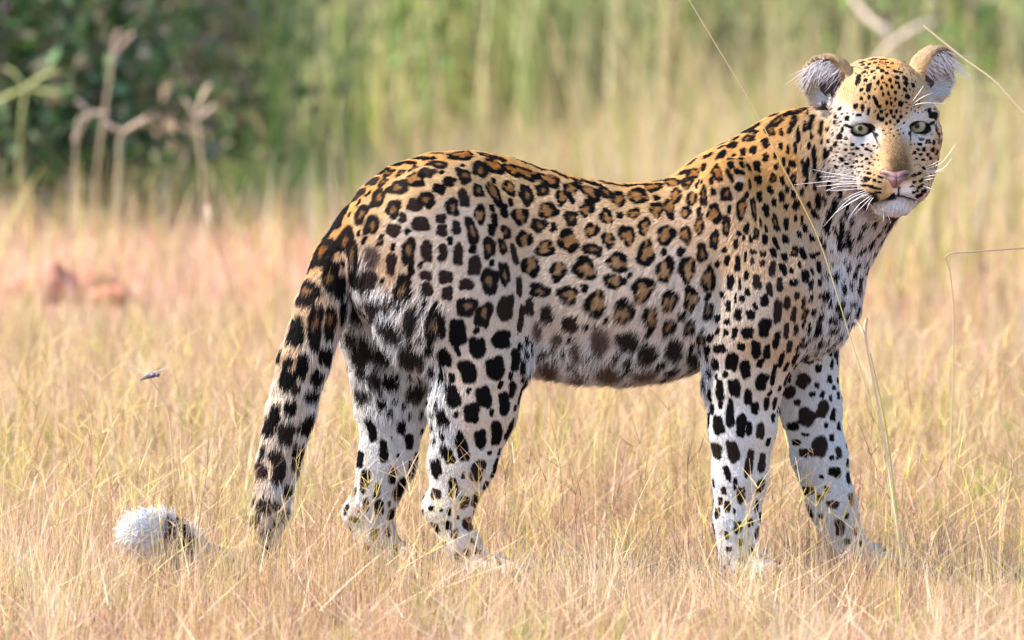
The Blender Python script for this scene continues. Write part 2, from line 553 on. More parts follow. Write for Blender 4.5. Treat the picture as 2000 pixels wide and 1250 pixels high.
wood('dead_branch', [P(1690, 150, 10.2), P(1735, 95, 10.1), P(1790, 55, 10.0), P(1830, 42, 10.0)], [.010, .013, .012, .005], 'pale dead branch leaning right behind the head', 'branch', DEADWOOD)
wood('dead_branch', [P(1650, -20, 10.6), P(1700, 40, 10.5), P(1740, 85, 10.4), P(1760, 300, 10.4)], [.008, .010, .012, .014], 'grey dead branch leaning left behind the head', 'branch', DEADWOOD)
wood('dead_branch', [P(150, 85, 9.8), P(230, 80, 9.7), P(330, 65, 9.7), P(400, 100, 9.6), P(490, 125, 9.6), P(560, 190, 9.7)], [.003, .004, .004, .004, .004, .003], 'grey dead branch stretched across the left shrubs', 'branch', DEADWOOD)


# ------------------------------------------------------------------ single stalks that stand out
def stalk(pts, r0, r1, col0, col1, label, heads=None, name='grass_stem'):
    rad = list(np.linspace(r0, r1, len(pts)))
    V, F = tube_np(pts, rad, 6, 6)
    t = np.linspace(0, 1, len(V) // 6).repeat(6)[:, None]
    C = np.array(col0) * (1 - t) + np.array(col1) * t
    if heads:
        root = link(bpy.data.objects.new(name, None))
        root.location = pts[0]
        mesh_np('stem', V - pts[0], F, STALK, root, col=C)
        for h in heads:
            V2, F2 = tube_np(h, [r1 * 1.0, r1 * 1.7, r1 * 1.6, r1 * .5][:len(h)], 5, 4)
            mesh_np('seed_spike', V2 - pts[0], F2, STALK, root, col=np.tile(np.array(col1), (len(V2), 1)))
    else:
        root = mesh_np(name, V, F, STALK, col=C)
    return tag(root, label, 'grass stem')


STALK = attr_mat('stalk', 0.5, 0.1, 0.4)
ST, GRN, PNK = (.62, .44, .22), (.42, .46, .12), (.68, .44, .30)


def gp(pxx, d):
    return np.array([(pxx - 1000) * PXK * d, d - 14, 0.0])


stalk([P(1765, 1150, -.28), P(1722, 870, -.28), P(1650, 625, -.28), P(1604, 480, -.28), P(1565, 395, -.28), P(1524, 317, -.28), P(1483, 230, -.28), P(1440, 155, -.28), P(1400, 90, -.28), P(1340, -10, -.28)],
      .0011, .0009, (.40, .40, .14), (.58, .36, .17), 'long thin grass stem slanting across the neck to the top edge')
stalk([P(2120, 1200, -.5), P(2110, 700, -.5), P(2060, 330, -.5), P(1965, 182, -.5), P(1880, 113, -.5), P(1803, 50, -.5)], .0024, .0018, (.5, .44, .2), (.72, .52, .32), 'thick straw stem slanting past the far ear at top right')
stalk([P(1768, 1160, -.12), P(1748, 1000, -.12), P(1722, 830, -.12), P(1692, 668, -.12)], .0034, .002, (.72, .52, .34), PNK, 'pale pink straw stem standing right of the front paws',
      [[P(1692, 668, -.12), P(1684, 645, -.12), P(1670, 625, -.11)], [P(1692, 668, -.12), P(1690, 640, -.12), P(1694, 622, -.13)]])
stalk([P(1772, 1150, -.08), P(1752, 1000, -.08), P(1730, 830, -.08), P(1700, 690, -.08)], .0018, .0012, (.40, .46, .10), (.48, .50, .14), 'thin green grass stem beside the pale pink straw')
stalk([P(1848, 1090, .5), P(1856, 900, .5), P(1862, 700, .5), P(1862, 600, .5), P(1855, 530, .5), P(1850, 498, .5), P(1900, 492, .5), P(1950, 488, .5), P(2030, 483, .5)],
      .0012, .0014, (.52, .42, .28), (.24, .15, .12), 'dry stalk bent over to the right at the right edge')
stalk([gp(470, 19.2), P(455, 590, 5.0), P(432, 500, 4.9), P(412, 440, 4.8), P(405, 402, 4.8)], .004, .004, (.68, .48, .26), (.74, .56, .40), 'pale blurred straw stem left of the tail')
stalk([gp(232, 22.0), P(232, 400, 7.9), P(236, 300, 7.9), P(242, 205, 7.9)], .004, .003, (.44, .46, .22), (.46, .50, .30), 'upright pale green stem before the left shrubs')
stalk([gp(180, 21.5), P(190, 330, 7.4), P(205, 215, 7.4), P(220, 115, 7.4)], .004, .0035, (.44, .33, .17), (.36, .26, .20), 'forked brown seed stalk before the left shrubs',
      [[P(220, 115, 7.4), P(232, 95, 7.4), P(260, 65, 7.4)], [P(220, 115, 7.4), P(224, 85, 7.4), P(234, 58, 7.4)]])
stalk([gp(270, 23), P(295, 220, 9.0), P(320, 140, 9.0), P(345, 80, 9.0), P(345, -20, 9.0)], .008, .007, (.38, .31, .15), (.42, .35, .18), 'thick tan stem leaning right among the left shrubs')
stalk([gp(30, 21.6), P(40, 250, 7.5), P(48, 190, 7.5), P(50, 172, 7.5)], .0035, .003, (.34, .38, .14), (.46, .48, .18), 'forked green seed stalk at the far left',
      [[P(50, 172, 7.5), P(30, 145, 7.5), P(8, 132, 7.5)], [P(50, 172, 7.5), P(85, 178, 7.5), P(118, 183, 7.5)], [P(50, 172, 7.5), P(20, 185, 7.5), P(-10, 200, 7.5)], [P(50, 172, 7.5), P(80, 150, 7.5), P(110, 138, 7.5)]])
stalk([gp(140, 20.8), P(150, 260, 6.7), P(165, 230, 6.7), P(175, 222, 6.7)], .004, .004, (.36, .28, .17), (.40, .31, .22), 'short forked seed stalk left of the upright green stem',
      [[P(175, 222, 6.7), P(195, 220, 6.7), P(210, 222, 6.7)], [P(175, 222, 6.7), P(160, 245, 6.7), P(145, 275, 6.7)], [P(175, 222, 6.7), P(160, 205, 6.7), P(150, 195, 6.7)]])
stalk([gp(228, 20.5), P(232, 300, 6.5), P(236, 268, 6.5), P(240, 258, 6.5)], .004, .004, (.38, .30, .18), (.44, .33, .22), 'seed stalk with wide arms beside the upright green stem',
      [[P(240, 258, 6.5), P(262, 245, 6.5), P(285, 232, 6.5)], [P(240, 258, 6.5), P(218, 248, 6.5), P(198, 232, 6.5)]])
stalk([gp(405, 21), P(398, 380, 7.0), P(388, 260, 7.0), P(382, 230, 7.0)], .004, .004, (.38, .29, .18), (.44, .33, .22), 'seed stalk with raised arms left of the green reeds',
      [[P(382, 230, 7.0), P(372, 210, 7.0), P(358, 192, 7.0)], [P(382, 230, 7.0), P(400, 222, 7.0), P(420, 205, 7.0)], [P(382, 230, 7.0), P(396, 190, 7.0), P(410, 165, 7.0)]])

# ------------------------------------------------------------------ red clods
CLOD = flat_mat('red_earth', (0.34, 0.11, 0.075), 0.95, 0.1, (30, (0.50, 0.21, 0.15)))


def clod(pxx, pyy, w, h, label, seed):
    g = G(pxx, pyy)
    r = np.random.default_rng(seed)
    n1, n2 = 22, 30
    th = np.linspace(0, math.pi, n1)[:, None]
    ph = np.linspace(0, 2 * math.pi, n2, endpoint=False)[None, :]
    D = np.stack([np.sin(th) * np.cos(ph), np.sin(th) * np.sin(ph), np.cos(th) * np.ones_like(ph)], -1)
    k = r.normal(0, 1, (14, 3)) * np.linspace(1.5, 7, 14)[:, None]
    o = r.uniform(0, 6.28, 14)
    amp = 0.30 / np.linspace(1, 4.5, 14)
    rad = 1 + (np.sin(np.einsum('abk,ck->abc', D, k) + o) * amp).sum(-1) * 0.55
    V = (D * rad[:, :, None] * np.array([w, w * .8, h])).reshape(-1, 3)
    I = np.arange(n1 * n2).reshape(n1, n2)
    F = np.stack([I[:-1], I[1:], np.roll(I, -1, 1)[1:], np.roll(I, -1, 1)[:-1]], -1).reshape(-1, 4)
    ob = mesh_np('earth_clod', V, F, CLOD)
    ob.location = (g[0], g[1], h * .4)
    tag(ob, label, 'earth clod', 'red earth clods in the grass')


clod(85, 585, .075, .062, 'largest red earth clod, tallest of the row in the left grass', 3)
clod(42, 588, .045, .042, 'small red earth clod left of the largest one', 4)
clod(172, 575, .052, .040, 'dark topped red earth clod right of the largest one', 8)
clod(225, 590, .050, .028, 'low flat red earth clod at the right end of the row', 12)
# ------------------------------------------------------------------ leopard: implicit body
class Field:
    def __init__(self, lo, hi, h):
        self.lo = np.array(lo, float)
        self.h = h
        self.n = np.ceil((np.array(hi) - self.lo) / h).astype(int) + 1
        self.A = np.full(self.n, 1.0, dtype=np.float32)

    def block(self, lo, hi):
        i0 = np.clip(np.floor((np.array(lo) - self.lo) / self.h).astype(int), 0, self.n)
        i1 = np.clip(np.ceil((np.array(hi) - self.lo) / self.h).astype(int) + 1, 0, self.n)
        sl = tuple(slice(a, b) for a, b in zip(i0, i1))
        ax = [(self.lo[k] + self.h * np.arange(i0[k], i1[k])).astype(np.float32) for k in range(3)]
        return sl, ax[0][:, None, None], ax[1][None, :, None], ax[2][None, None, :]

    def put(self, sl, d, k):
        a = self.A[sl]
        if k > 0:
            hh = np.maximum(k - np.abs(a - d), 0.0) / k
            self.A[sl] = np.minimum(a, d) - hh * hh * hh * k / 6.0
        else:
            self.A[sl] = np.minimum(a, d)

    def cone(self, a, b, ra, rb, k=0.03, sy=1.0):
        """round cone; sy scales its thickness along Y"""
        a, b = np.asarray(a, float), np.asarray(b, float)
        pad = k + 0.012
        r = max(ra, rb)
        ext = np.array([r, r * max(sy, 1), r]) + pad
        sl, x, y, z = self.block(np.minimum(a, b) - ext, np.maximum(a, b) + ext)
        ab = (b - a).astype(np.float32)
        L = float(ab @ ab) + 1e-12
        t = np.clip(((x - a[0]) * ab[0] + (y - a[1]) * ab[1] + (z - a[2]) * ab[2]) / L, 0, 1)
        t2 = t * t * (3 - 2 * t) * 0.5 + t * 0.5
        dx = x - a[0] - t * ab[0]
        dy = (y - a[1] - t * ab[1]) / sy
        dz = z - a[2] - t * ab[2]
        d = np.sqrt(dx * dx + dy * dy + dz * dz) - (ra + (rb - ra) * t2)
        self.put(sl, d * min(1.0, (1 + sy) / 2), k)

    def chain(self, pts, radii, k=0.03, sy=1.0):
        for i in range(len(pts) - 1):
            self.cone(pts[i], pts[i + 1], radii[i], radii[i + 1], k, sy)

    @staticmethod
    def ell(x, y, z, c, r, R=None):
        X, Y, Z = x - c[0], y - c[1], z - c[2]
        if R is not None:
            X, Y, Z = (R[0, 0] * X + R[1, 0] * Y + R[2, 0] * Z, R[0, 1] * X + R[1, 1] * Y + R[2, 1] * Z,
                       R[0, 2] * X + R[1, 2] * Y + R[2, 2] * Z)
        k0 = np.sqrt((X / r[0]) ** 2 + (Y / r[1]) ** 2 + (Z / r[2]) ** 2)
        k1 = np.sqrt((X / r[0] ** 2) ** 2 + (Y / r[1] ** 2) ** 2 + (Z / r[2] ** 2) ** 2) + 1e-9
        return k0 * (k0 - 1) / k1

    def ellipsoid(self, c, r, k=0.02, R=None):
        m = max(r) + k + 0.012
        sl, x, y, z = self.block(np.array(c) - m, np.array(c) + m)
        self.put(sl, self.ell(x, y, z, c, r, R), k)

    def carve(self, c, r, k=0.004, R=None):
        m = max(r) + k + 0.012
        sl, x, y, z = self.block(np.array(c) - m, np.array(c) + m)
        d = -self.ell(x, y, z, c, r, R)
        a = self.A[sl]
        hh = np.maximum(k - np.abs(a - d), 0.0) / k
        self.A[sl] = np.maximum(a, d) + hh * hh * hh * k / 6.0

    def mesh(self):
        A, h = self.A, self.h
        s = A < 0
        c = np.zeros(np.array(A.shape) - 1, dtype=np.uint8)
        offs = [(i, j, k) for i in (0, 1) for j in (0, 1) for k in (0, 1)]
        for i, j, k in offs:
            c += s[i:A.shape[0] - 1 + i, j:A.shape[1] - 1 + j, k:A.shape[2] - 1 + k]
        act = np.argwhere((c > 0) & (c < 8))
        ids = np.full(c.shape, -1, dtype=np.int32)
        ids[act[:, 0], act[:, 1], act[:, 2]] = np.arange(len(act))
        vals = {o: A[act[:, 0] + o[0], act[:, 1] + o[1], act[:, 2] + o[2]] for o in offs}
        acc = np.zeros((len(act), 3))
        cnt = np.zeros(len(act))
        for o in offs:
            for ax in range(3):
                if o[ax] == 0:
                    p = list(o)
                    p[ax] = 1
                    va, vb = vals[o], vals[tuple(p)]
                    m = (va < 0) != (vb < 0)
                    t = va[m] / (va[m] - vb[m])
                    pos = np.tile(np.array(o, float), (m.sum(), 1))
                    pos[:, ax] = t
                    acc[m] += pos
                    cnt[m] += 1
        V = (act + acc / cnt[:, None]) * h + self.lo
        quads = []
        for ax in range(3):
            b, d = (ax + 1) % 3, (ax + 2) % 3
            sa = [slice(None)] * 3
            sb = [slice(None)] * 3
            sa[ax], sb[ax] = slice(0, -1), slice(1, None)
            e = np.argwhere(s[tuple(sa)] != s[tuple(sb)])
            e = e[(e[:, b] > 0) & (e[:, d] > 0) & (e[:, b] < A.shape[b] - 1) & (e[:, d] < A.shape[d] - 1)]
            inside = s[e[:, 0], e[:, 1], e[:, 2]]
            def cell(ob, od):
                q = e.copy()
                q[:, b] += ob
                q[:, d] += od
                return ids[q[:, 0], q[:, 1], q[:, 2]]
            Q = np.stack([cell(-1, -1), cell(0, -1), cell(0, 0), cell(-1, 0)], -1)
            Q[~inside] = Q[~inside][:, ::-1]
            quads.append(Q)
        return V, np.concatenate(quads)


def relax(V, F, it=3, lam=0.5):
    n = len(V)
    E = np.concatenate([F[:, [0, 1]], F[:, [1, 2]], F[:, [2, 3]], F[:, [3, 0]]])
    for k in range(it):
        acc = np.zeros_like(V)
        cnt = np.zeros(n)
        for a, b in ((0, 1), (1, 0)):
            for ax in range(3):
                acc[:, ax] += np.bincount(E[:, a], V[E[:, b], ax], n)
            cnt += np.bincount(E[:, a], minlength=n)
        l = lam if k % 2 == 0 else -lam * 1.02
        V = V + l * (acc / cnt[:, None] - V)
    return V


px = S
fld = Field((-0.76, -0.30, -0.03), (0.86, 0.25, 0.98), 0.003)


def torso():
    T = np.array([  # photo x, top, bottom, half width (m)
        (668, 430, 520, .030), (680, 408, 560, .058), (705, 368, 600, .085), (760, 326, 640, .108), (840, 299, 675, .120),
        (920, 295, 695, .122), (1000, 309, 705, .119), (1060, 330, 724, .118), (1140, 350, 733, .125),
        (1220, 360, 737, .132), (1300, 356, 729, .136), (1380, 345, 712, .134), (1440, 335, 708, .128),
        (1500, 335, 706, .118), (1560, 350, 700, .108), (1610, 390, 685, .092), (1645, 450, 655, .068), (1664, 520, 610, .030)])
    X = np.array([P(a, 500)[0] for a in T[:, 0]])
    zt = np.array([P(a, b)[2] for a, b in zip(T[:, 0], T[:, 1])])
    zb = np.array([P(a, b)[2] for a, b in zip(T[:, 0], T[:, 2])])
    sl, x, y, z = fld.block((X[0] - .05, -.2, .25), (X[-1] + .05, .2, .80))
    xx = x[:, 0, 0]
    c = np.interp(xx, X, (zt + zb) / 2)[:, None, None].astype(np.float32)
    hh = np.interp(xx, X, (zt - zb) / 2)[:, None, None].astype(np.float32)
    w = np.interp(xx, X, T[:, 3])[:, None, None].astype(np.float32)
    xo = np.maximum(np.maximum(X[0] - xx, xx - X[-1]), 0)[:, None, None].astype(np.float32)
    q = (z - c) / hh
    # slightly egg shaped section: widest below the middle
    ww = w * (1 - 0.10 * q)
    r = np.sqrt(q * q + (y / ww) ** 2)
    d = (r - 1) * np.minimum(hh, w) * 0.9
    d = np.where(xo > 0, np.sqrt(np.maximum(d, 0) ** 2 + xo ** 2), d)
    fld.put(sl, d.astype(np.float32), 0.02)


torso()
K = 0.045
# neck and throat
fld.chain([P(1440, 415, -.0), P(1560, 345, -.005), P(1660, 300, -.02)], [132 * px, 120 * px, 100 * px], 0.05, .85)
fld.chain([P(1590, 570, -.005), P(1640, 450, -.02), P(1690, 375, -.045)], [84 * px, 66 * px, 58 * px], 0.05, .9)
fld.cone(P(1540, 500, 0), P(1600, 400, 0), 120 * px, 100 * px, 0.05, .85)
# shoulder blades and upper arms
for sgn in (-1, 1):
    fld.cone(P(1430, 370, sgn * .088), P(1500, 560, sgn * .106), 58 * px, 74 * px, 0.035, .60)
    fld.cone(P(1500, 560, sgn * .104), P(1425, 640, sgn * .104), 60 * px, 52 * px, 0.03, .62)
# near foreleg
fld.chain([P(1500, 550, -.090), P(1470, 660, -.092), P(1455, 745, -.090)], [84 * px, 84 * px, 70 * px], K, .72)
fld.chain([P(1455, 745, -.090), P(1450, 830, -.090), P(1446, 930, -.088), P(1438, 1010, -.088), P(1440, 1075, -.090)],
          [68 * px, 61 * px, 50 * px, 41 * px, 39 * px], 0.03, .82)
# far foreleg
fld.chain([P(1540, 560, .085), P(1570, 690, .085)], [88 * px, 62 * px], K, .72)
fld.chain([P(1570, 690, .085), P(1582, 790, .083), P(1600, 890, .080), P(1624, 980, .078), P(1648, 1055, .075)],
          [62 * px, 56 * px, 50 * px, 43 * px, 40 * px], 0.03, .82)
# near hind leg
fld.ellipsoid(P(875, 540, -.092), (146 * px, .050, 180 * px), 0.03, np.array(Matrix.Rotation(math.radians(16), 3, 'Y')))
fld.chain([P(860, 440, -.075), P(910, 600, -.095), P(940, 705, -.100)], [110 * px, 108 * px, 86 * px], K, .55)
fld.chain([P(940, 705, -.100), P(928, 800, -.100), P(905, 900, -.098), P(882, 985, -.096)],
          [84 * px, 76 * px, 58 * px, 46 * px], 0.03, .66)
fld.chain([P(868, 1000, -.096), P(900, 1060, -.096), P(930, 1105, -.097)], [32 * px, 31 * px, 32 * px], 0.025, .9)
fld.ellipsoid(P(846, 988, -.096), (20 * px, .016, 26 * px), .02)
# far hind leg
fld.chain([P(770, 480, .06), P(765, 600, .075), P(775, 700, .085)], [105 * px, 98 * px, 80 * px], K, .6)
fld.chain([P(775, 700, .085), P(768, 800, .088), P(757, 900, .088), P(728, 990, .088)],
          [76 * px, 62 * px, 52 * px, 44 * px], 0.03, .7)
fld.chain([P(708, 1005, .088), P(735, 1050, .088), P(756, 1095, .087)], [34 * px, 36 * px, 34 * px], 0.025, .9)
fld.ellipsoid(P(690, 1002, .088), (18 * px, .016, 24 * px), .02)
# buttock
fld.cone(P(745, 470, -.04), P(765, 570, -.03), 58 * px, 46 * px, .06)


# folds behind the shoulder and before the thigh, hollow of the flank, ribs
fld.carve(P(1402, 520, -.150), (.016, .016, .12), .03)
fld.carve(P(1030, 540, -.142), (.020, .018, .12), .035)
fld.carve(P(1060, 640, -.150), (.045, .022, .06), .04)
fld.carve(P(1545, 420, -.150), (.030, .030, .09), .05)
for k_ in range(6):
    fld.carve(P(1130 + 42 * k_, 520 - 6 * k_, -.1555), (.007, .018, .075), .025, np.array(Matrix.Rotation(math.radians(14), 3, 'Y')))


# paws: pad and four toes
def paw(pxx, yy, depth, scale=1.0, yaw=0.0):
    c = P(pxx, yy, depth)
    c[2] = 0.026 * scale
    f = np.array([math.cos(yaw), math.sin(yaw), 0])
    s = np.array([-f[1], f[0], 0])
    fld.ellipsoid(c, (.050 * scale, .036 * scale, .027 * scale), .02)
    for k, (a, b) in enumerate(((.030, -.027), (.044, -.010), (.044, .010), (.030, .027))):
        fld.ellipsoid(c + f * a * scale + s * b * scale + np.array([0, 0, -.006]), (.022 * scale, .0125 * scale, .017 * scale), .008)


paw(1462, 1110, -.090, 1.0, -.25)
paw(1682, 1090, .072, 1.0, -.2)
paw(958, 1125, -.098, .95, -.1)
paw(778, 1110, .086, .95, -.1)

# tail
TAIL = [(708, 445, .0), (662, 510, -.012), (628, 600, -.025), (594, 700, -.032), (568, 800, -.038), (544, 900, -.042), (528, 990, -.05),
        (512, 1060, -.06), (475, 1098, -.07), (415, 1098, -.08), (355, 1068, -.10), (310, 1046, -.13), (275, 1040, -.15)]
TR = [50, 48, 46, 44, 41, 36, 31, 27, 26, 27, 28, 28, 23]
fld.chain([P(*t) for t in TAIL], [r * px for r in TR], 0.012)
TAILP = np.array([P(*t) for t in TAIL])

# ------------------------------------------------------------------ head (photo pixels: right, forward, up from between the eyes)
HY = math.radians(11)
HROLL = math.radians(1.5)
HO = P(1739, 248, -0.115)
_hr = np.array([math.cos(HY), math.sin(HY), 0])          # head right
_hf = np.array([math.sin(HY), -math.cos(HY), 0])         # head forward
_hp = math.radians(4)
_hu = np.array([0, 0, 1.0])
_hf2 = _hf * math.cos(_hp) - _hu * math.sin(_hp)
_hu2 = _hu * math.cos(_hp) + _hf * math.sin(_hp)
_hr2 = _hr * math.cos(HROLL) + _hu2 * math.sin(HROLL)
_hu3 = _hu2 * math.cos(HROLL) - _hr * math.sin(HROLL)
HM = np.stack([_hr2, _hf2, _hu3], 1)                      # columns: right, forward, up


def H(x, f, z):
    return HO + HM @ (np.array([x, f, z], float) * px)


def hell(x, f, z, rx, rf, rz, k=18, roll=0, yaw=0, pitch=0):
    R = HM @ np.array(Matrix.Rotation(math.radians(yaw), 3, 'Z') @ Matrix.Rotation(math.radians(roll), 3, 'Y') @ Matrix.Rotation(math.radians(pitch), 3, 'X'))
    fld.ellipsoid(H(x, f, z), (rx * px, rf * px, rz * px), k * px, R)


hell(0, -88, 30, 98, 112, 92, 20)                          # skull
hell(0, -28, 52, 62, 50, 52, 25)                           # forehead
for s_ in (-1, 1):
    hell(s_ * 66, -52, -28, 42, 66, 66, 30)                # cheekbones
    hell(s_ * 52, -62, -88, 48, 66, 52, 35)                # jowls
    fld.cone(H(s_ * 28, -4, 27), H(s_ * 84, -32, 18), 18 * px, 16 * px, 16 * px)      # brow ridges
    fld.cone(H(s_ * 34, -2, -34), H(s_ * 86, -42, -26), 20 * px, 20 * px, 18 * px)    # under the eyes
    fld.cone(H(s_ * 40, -2, -48), H(s_ * 38, 18, -100), 30 * px, 30 * px, 22 * px)    # side of the muzzle
    hell(s_ * 31, 34, -110, 37, 36, 32, 14)                # whisker pads
    fld.cone(H(s_ * 17, 14, -148), H(s_ * 60, -75, -115), 20 * px, 36 * px, 20 * px)  # jaw
fld.cone(H(0, -14, 14), H(0, 44, -78), 36 * px, 33 * px, 24 * px)                     # bridge of the nose
hell(0, 22, -98, 52, 46, 44, 20)                           # muzzle
hell(0, 30, -146, 25, 25, 21, 10)                           # chin
hell(0, 64, -92, 24, 15, 14, 12)                           # nose tip
fld.cone(H(0, -60, -120), P(1655, 440, -.02), 62 * px, 62 * px, 40 * px)              # throat ruff
# mouth line
MZ = -126
for x_ in np.linspace(-46, 46, 25):
    f_ = 66 - 34 * (abs(x_) / 46) ** 1.6
    fld.carve(H(x_, f_, MZ - 12 * (abs(x_) / 38) ** 1.4), (5 * px, 13 * px, 3.0 * px), 3 * px, HM)
fld.carve(H(0, 74, MZ + 10), (3.0 * px, 12 * px, 10 * px), 4 * px, HM)


# ears
def ear(x, f, z, rx, rf, rz, roll, yaw, sh):
    R = HM @ np.array(Matrix.Rotation(math.radians(yaw), 3, 'Z') @ Matrix.Rotation(math.radians(roll), 3, 'Y'))
    c = H(x, f, z)
    m = max(rx, rf, rz) * px + .03
    sl, X, Y, Z = fld.block(c - m, c + m)
    do = fld.ell(X, Y, Z, c, (rx * px, rf * px, rz * px), R)
    ci = c + R @ (np.array([sh[0], sh[1], sh[2]]) * px)
    di = fld.ell(X, Y, Z, ci, ((rx - 4.5) * px, (rf + 1) * px, (rz - 4.5) * px), R)
    k = 5 * px
    hh = np.maximum(k - np.abs(do + di), 0) / k
    d = np.maximum(do, -di) + hh ** 3 * k / 6
    fld.put(sl, d, 9 * px)
    return c, R


EAR_L = ear(-100, -84, 80, 49, 42, 56, -40, 12, (-6, 22, 4))
EAR_R = ear(103, -84, 88, 47, 42, 57, 40, -20, (6, 22, 4))
# eye sockets
EYES = [(-57, 0, -2), (56, 0, -2)]
for ex, ef, ez in EYES:
    sg = 1 if ex > 0 else -1
    R = HM @ np.array(Matrix.Rotation(math.radians(9 * -sg), 3, 'Y'))
    fld.carve(H(ex, 8, ez), (20.0 * px, 40 * px, 10.6 * px), 2.0 * px, R)

for ex, ef, ez in EYES:                                   # heavy upper lids
    sg = 1 if ex > 0 else -1
    fld.cone(H(ex - sg * 17, 3, ez + 8), H(ex + sg * 17, -7, ez + 12), 7.0 * px, 6.5 * px, 3 * px)
BV, BF = fld.mesh()
BV = relax(BV, BF, 4, 0.5)
del fld

leopard = link(bpy.data.objects.new('leopard', None))
tag(leopard, 'spotted leopard standing side on in the grass, looking at the camera', 'leopard')

BVH = BVHTree.FromPolygons([tuple(v) for v in BV], [tuple(f) for f in BF])


def tri_normals(V, F):
    fn = np.cross(V[F[:, 2]] - V[F[:, 0]], V[F[:, 3]] - V[F[:, 1]])
    N = np.zeros_like(V)
    for k in range(4):
        for ax in range(3):
            N[:, ax] += np.bincount(F[:, k], fn[:, ax], len(V))
    return N / (np.linalg.norm(N, axis=1)[:, None] + 1e-12), np.linalg.norm(fn, axis=1) * 0.5


BN, BA = tri_normals(BV, BF)


def hit(pxx, pyy):
    """where the sight line of a photo pixel meets the body: point and normal"""
    d = ray(pxx, pyy)
    loc, nrm, idx, dist = BVH.ray_cast(Vector(CAM), Vector(d))
    if loc is None:
        return None
    n = BN[BF[idx]].mean(0)
    n /= np.linalg.norm(n)
    return np.array(loc), n


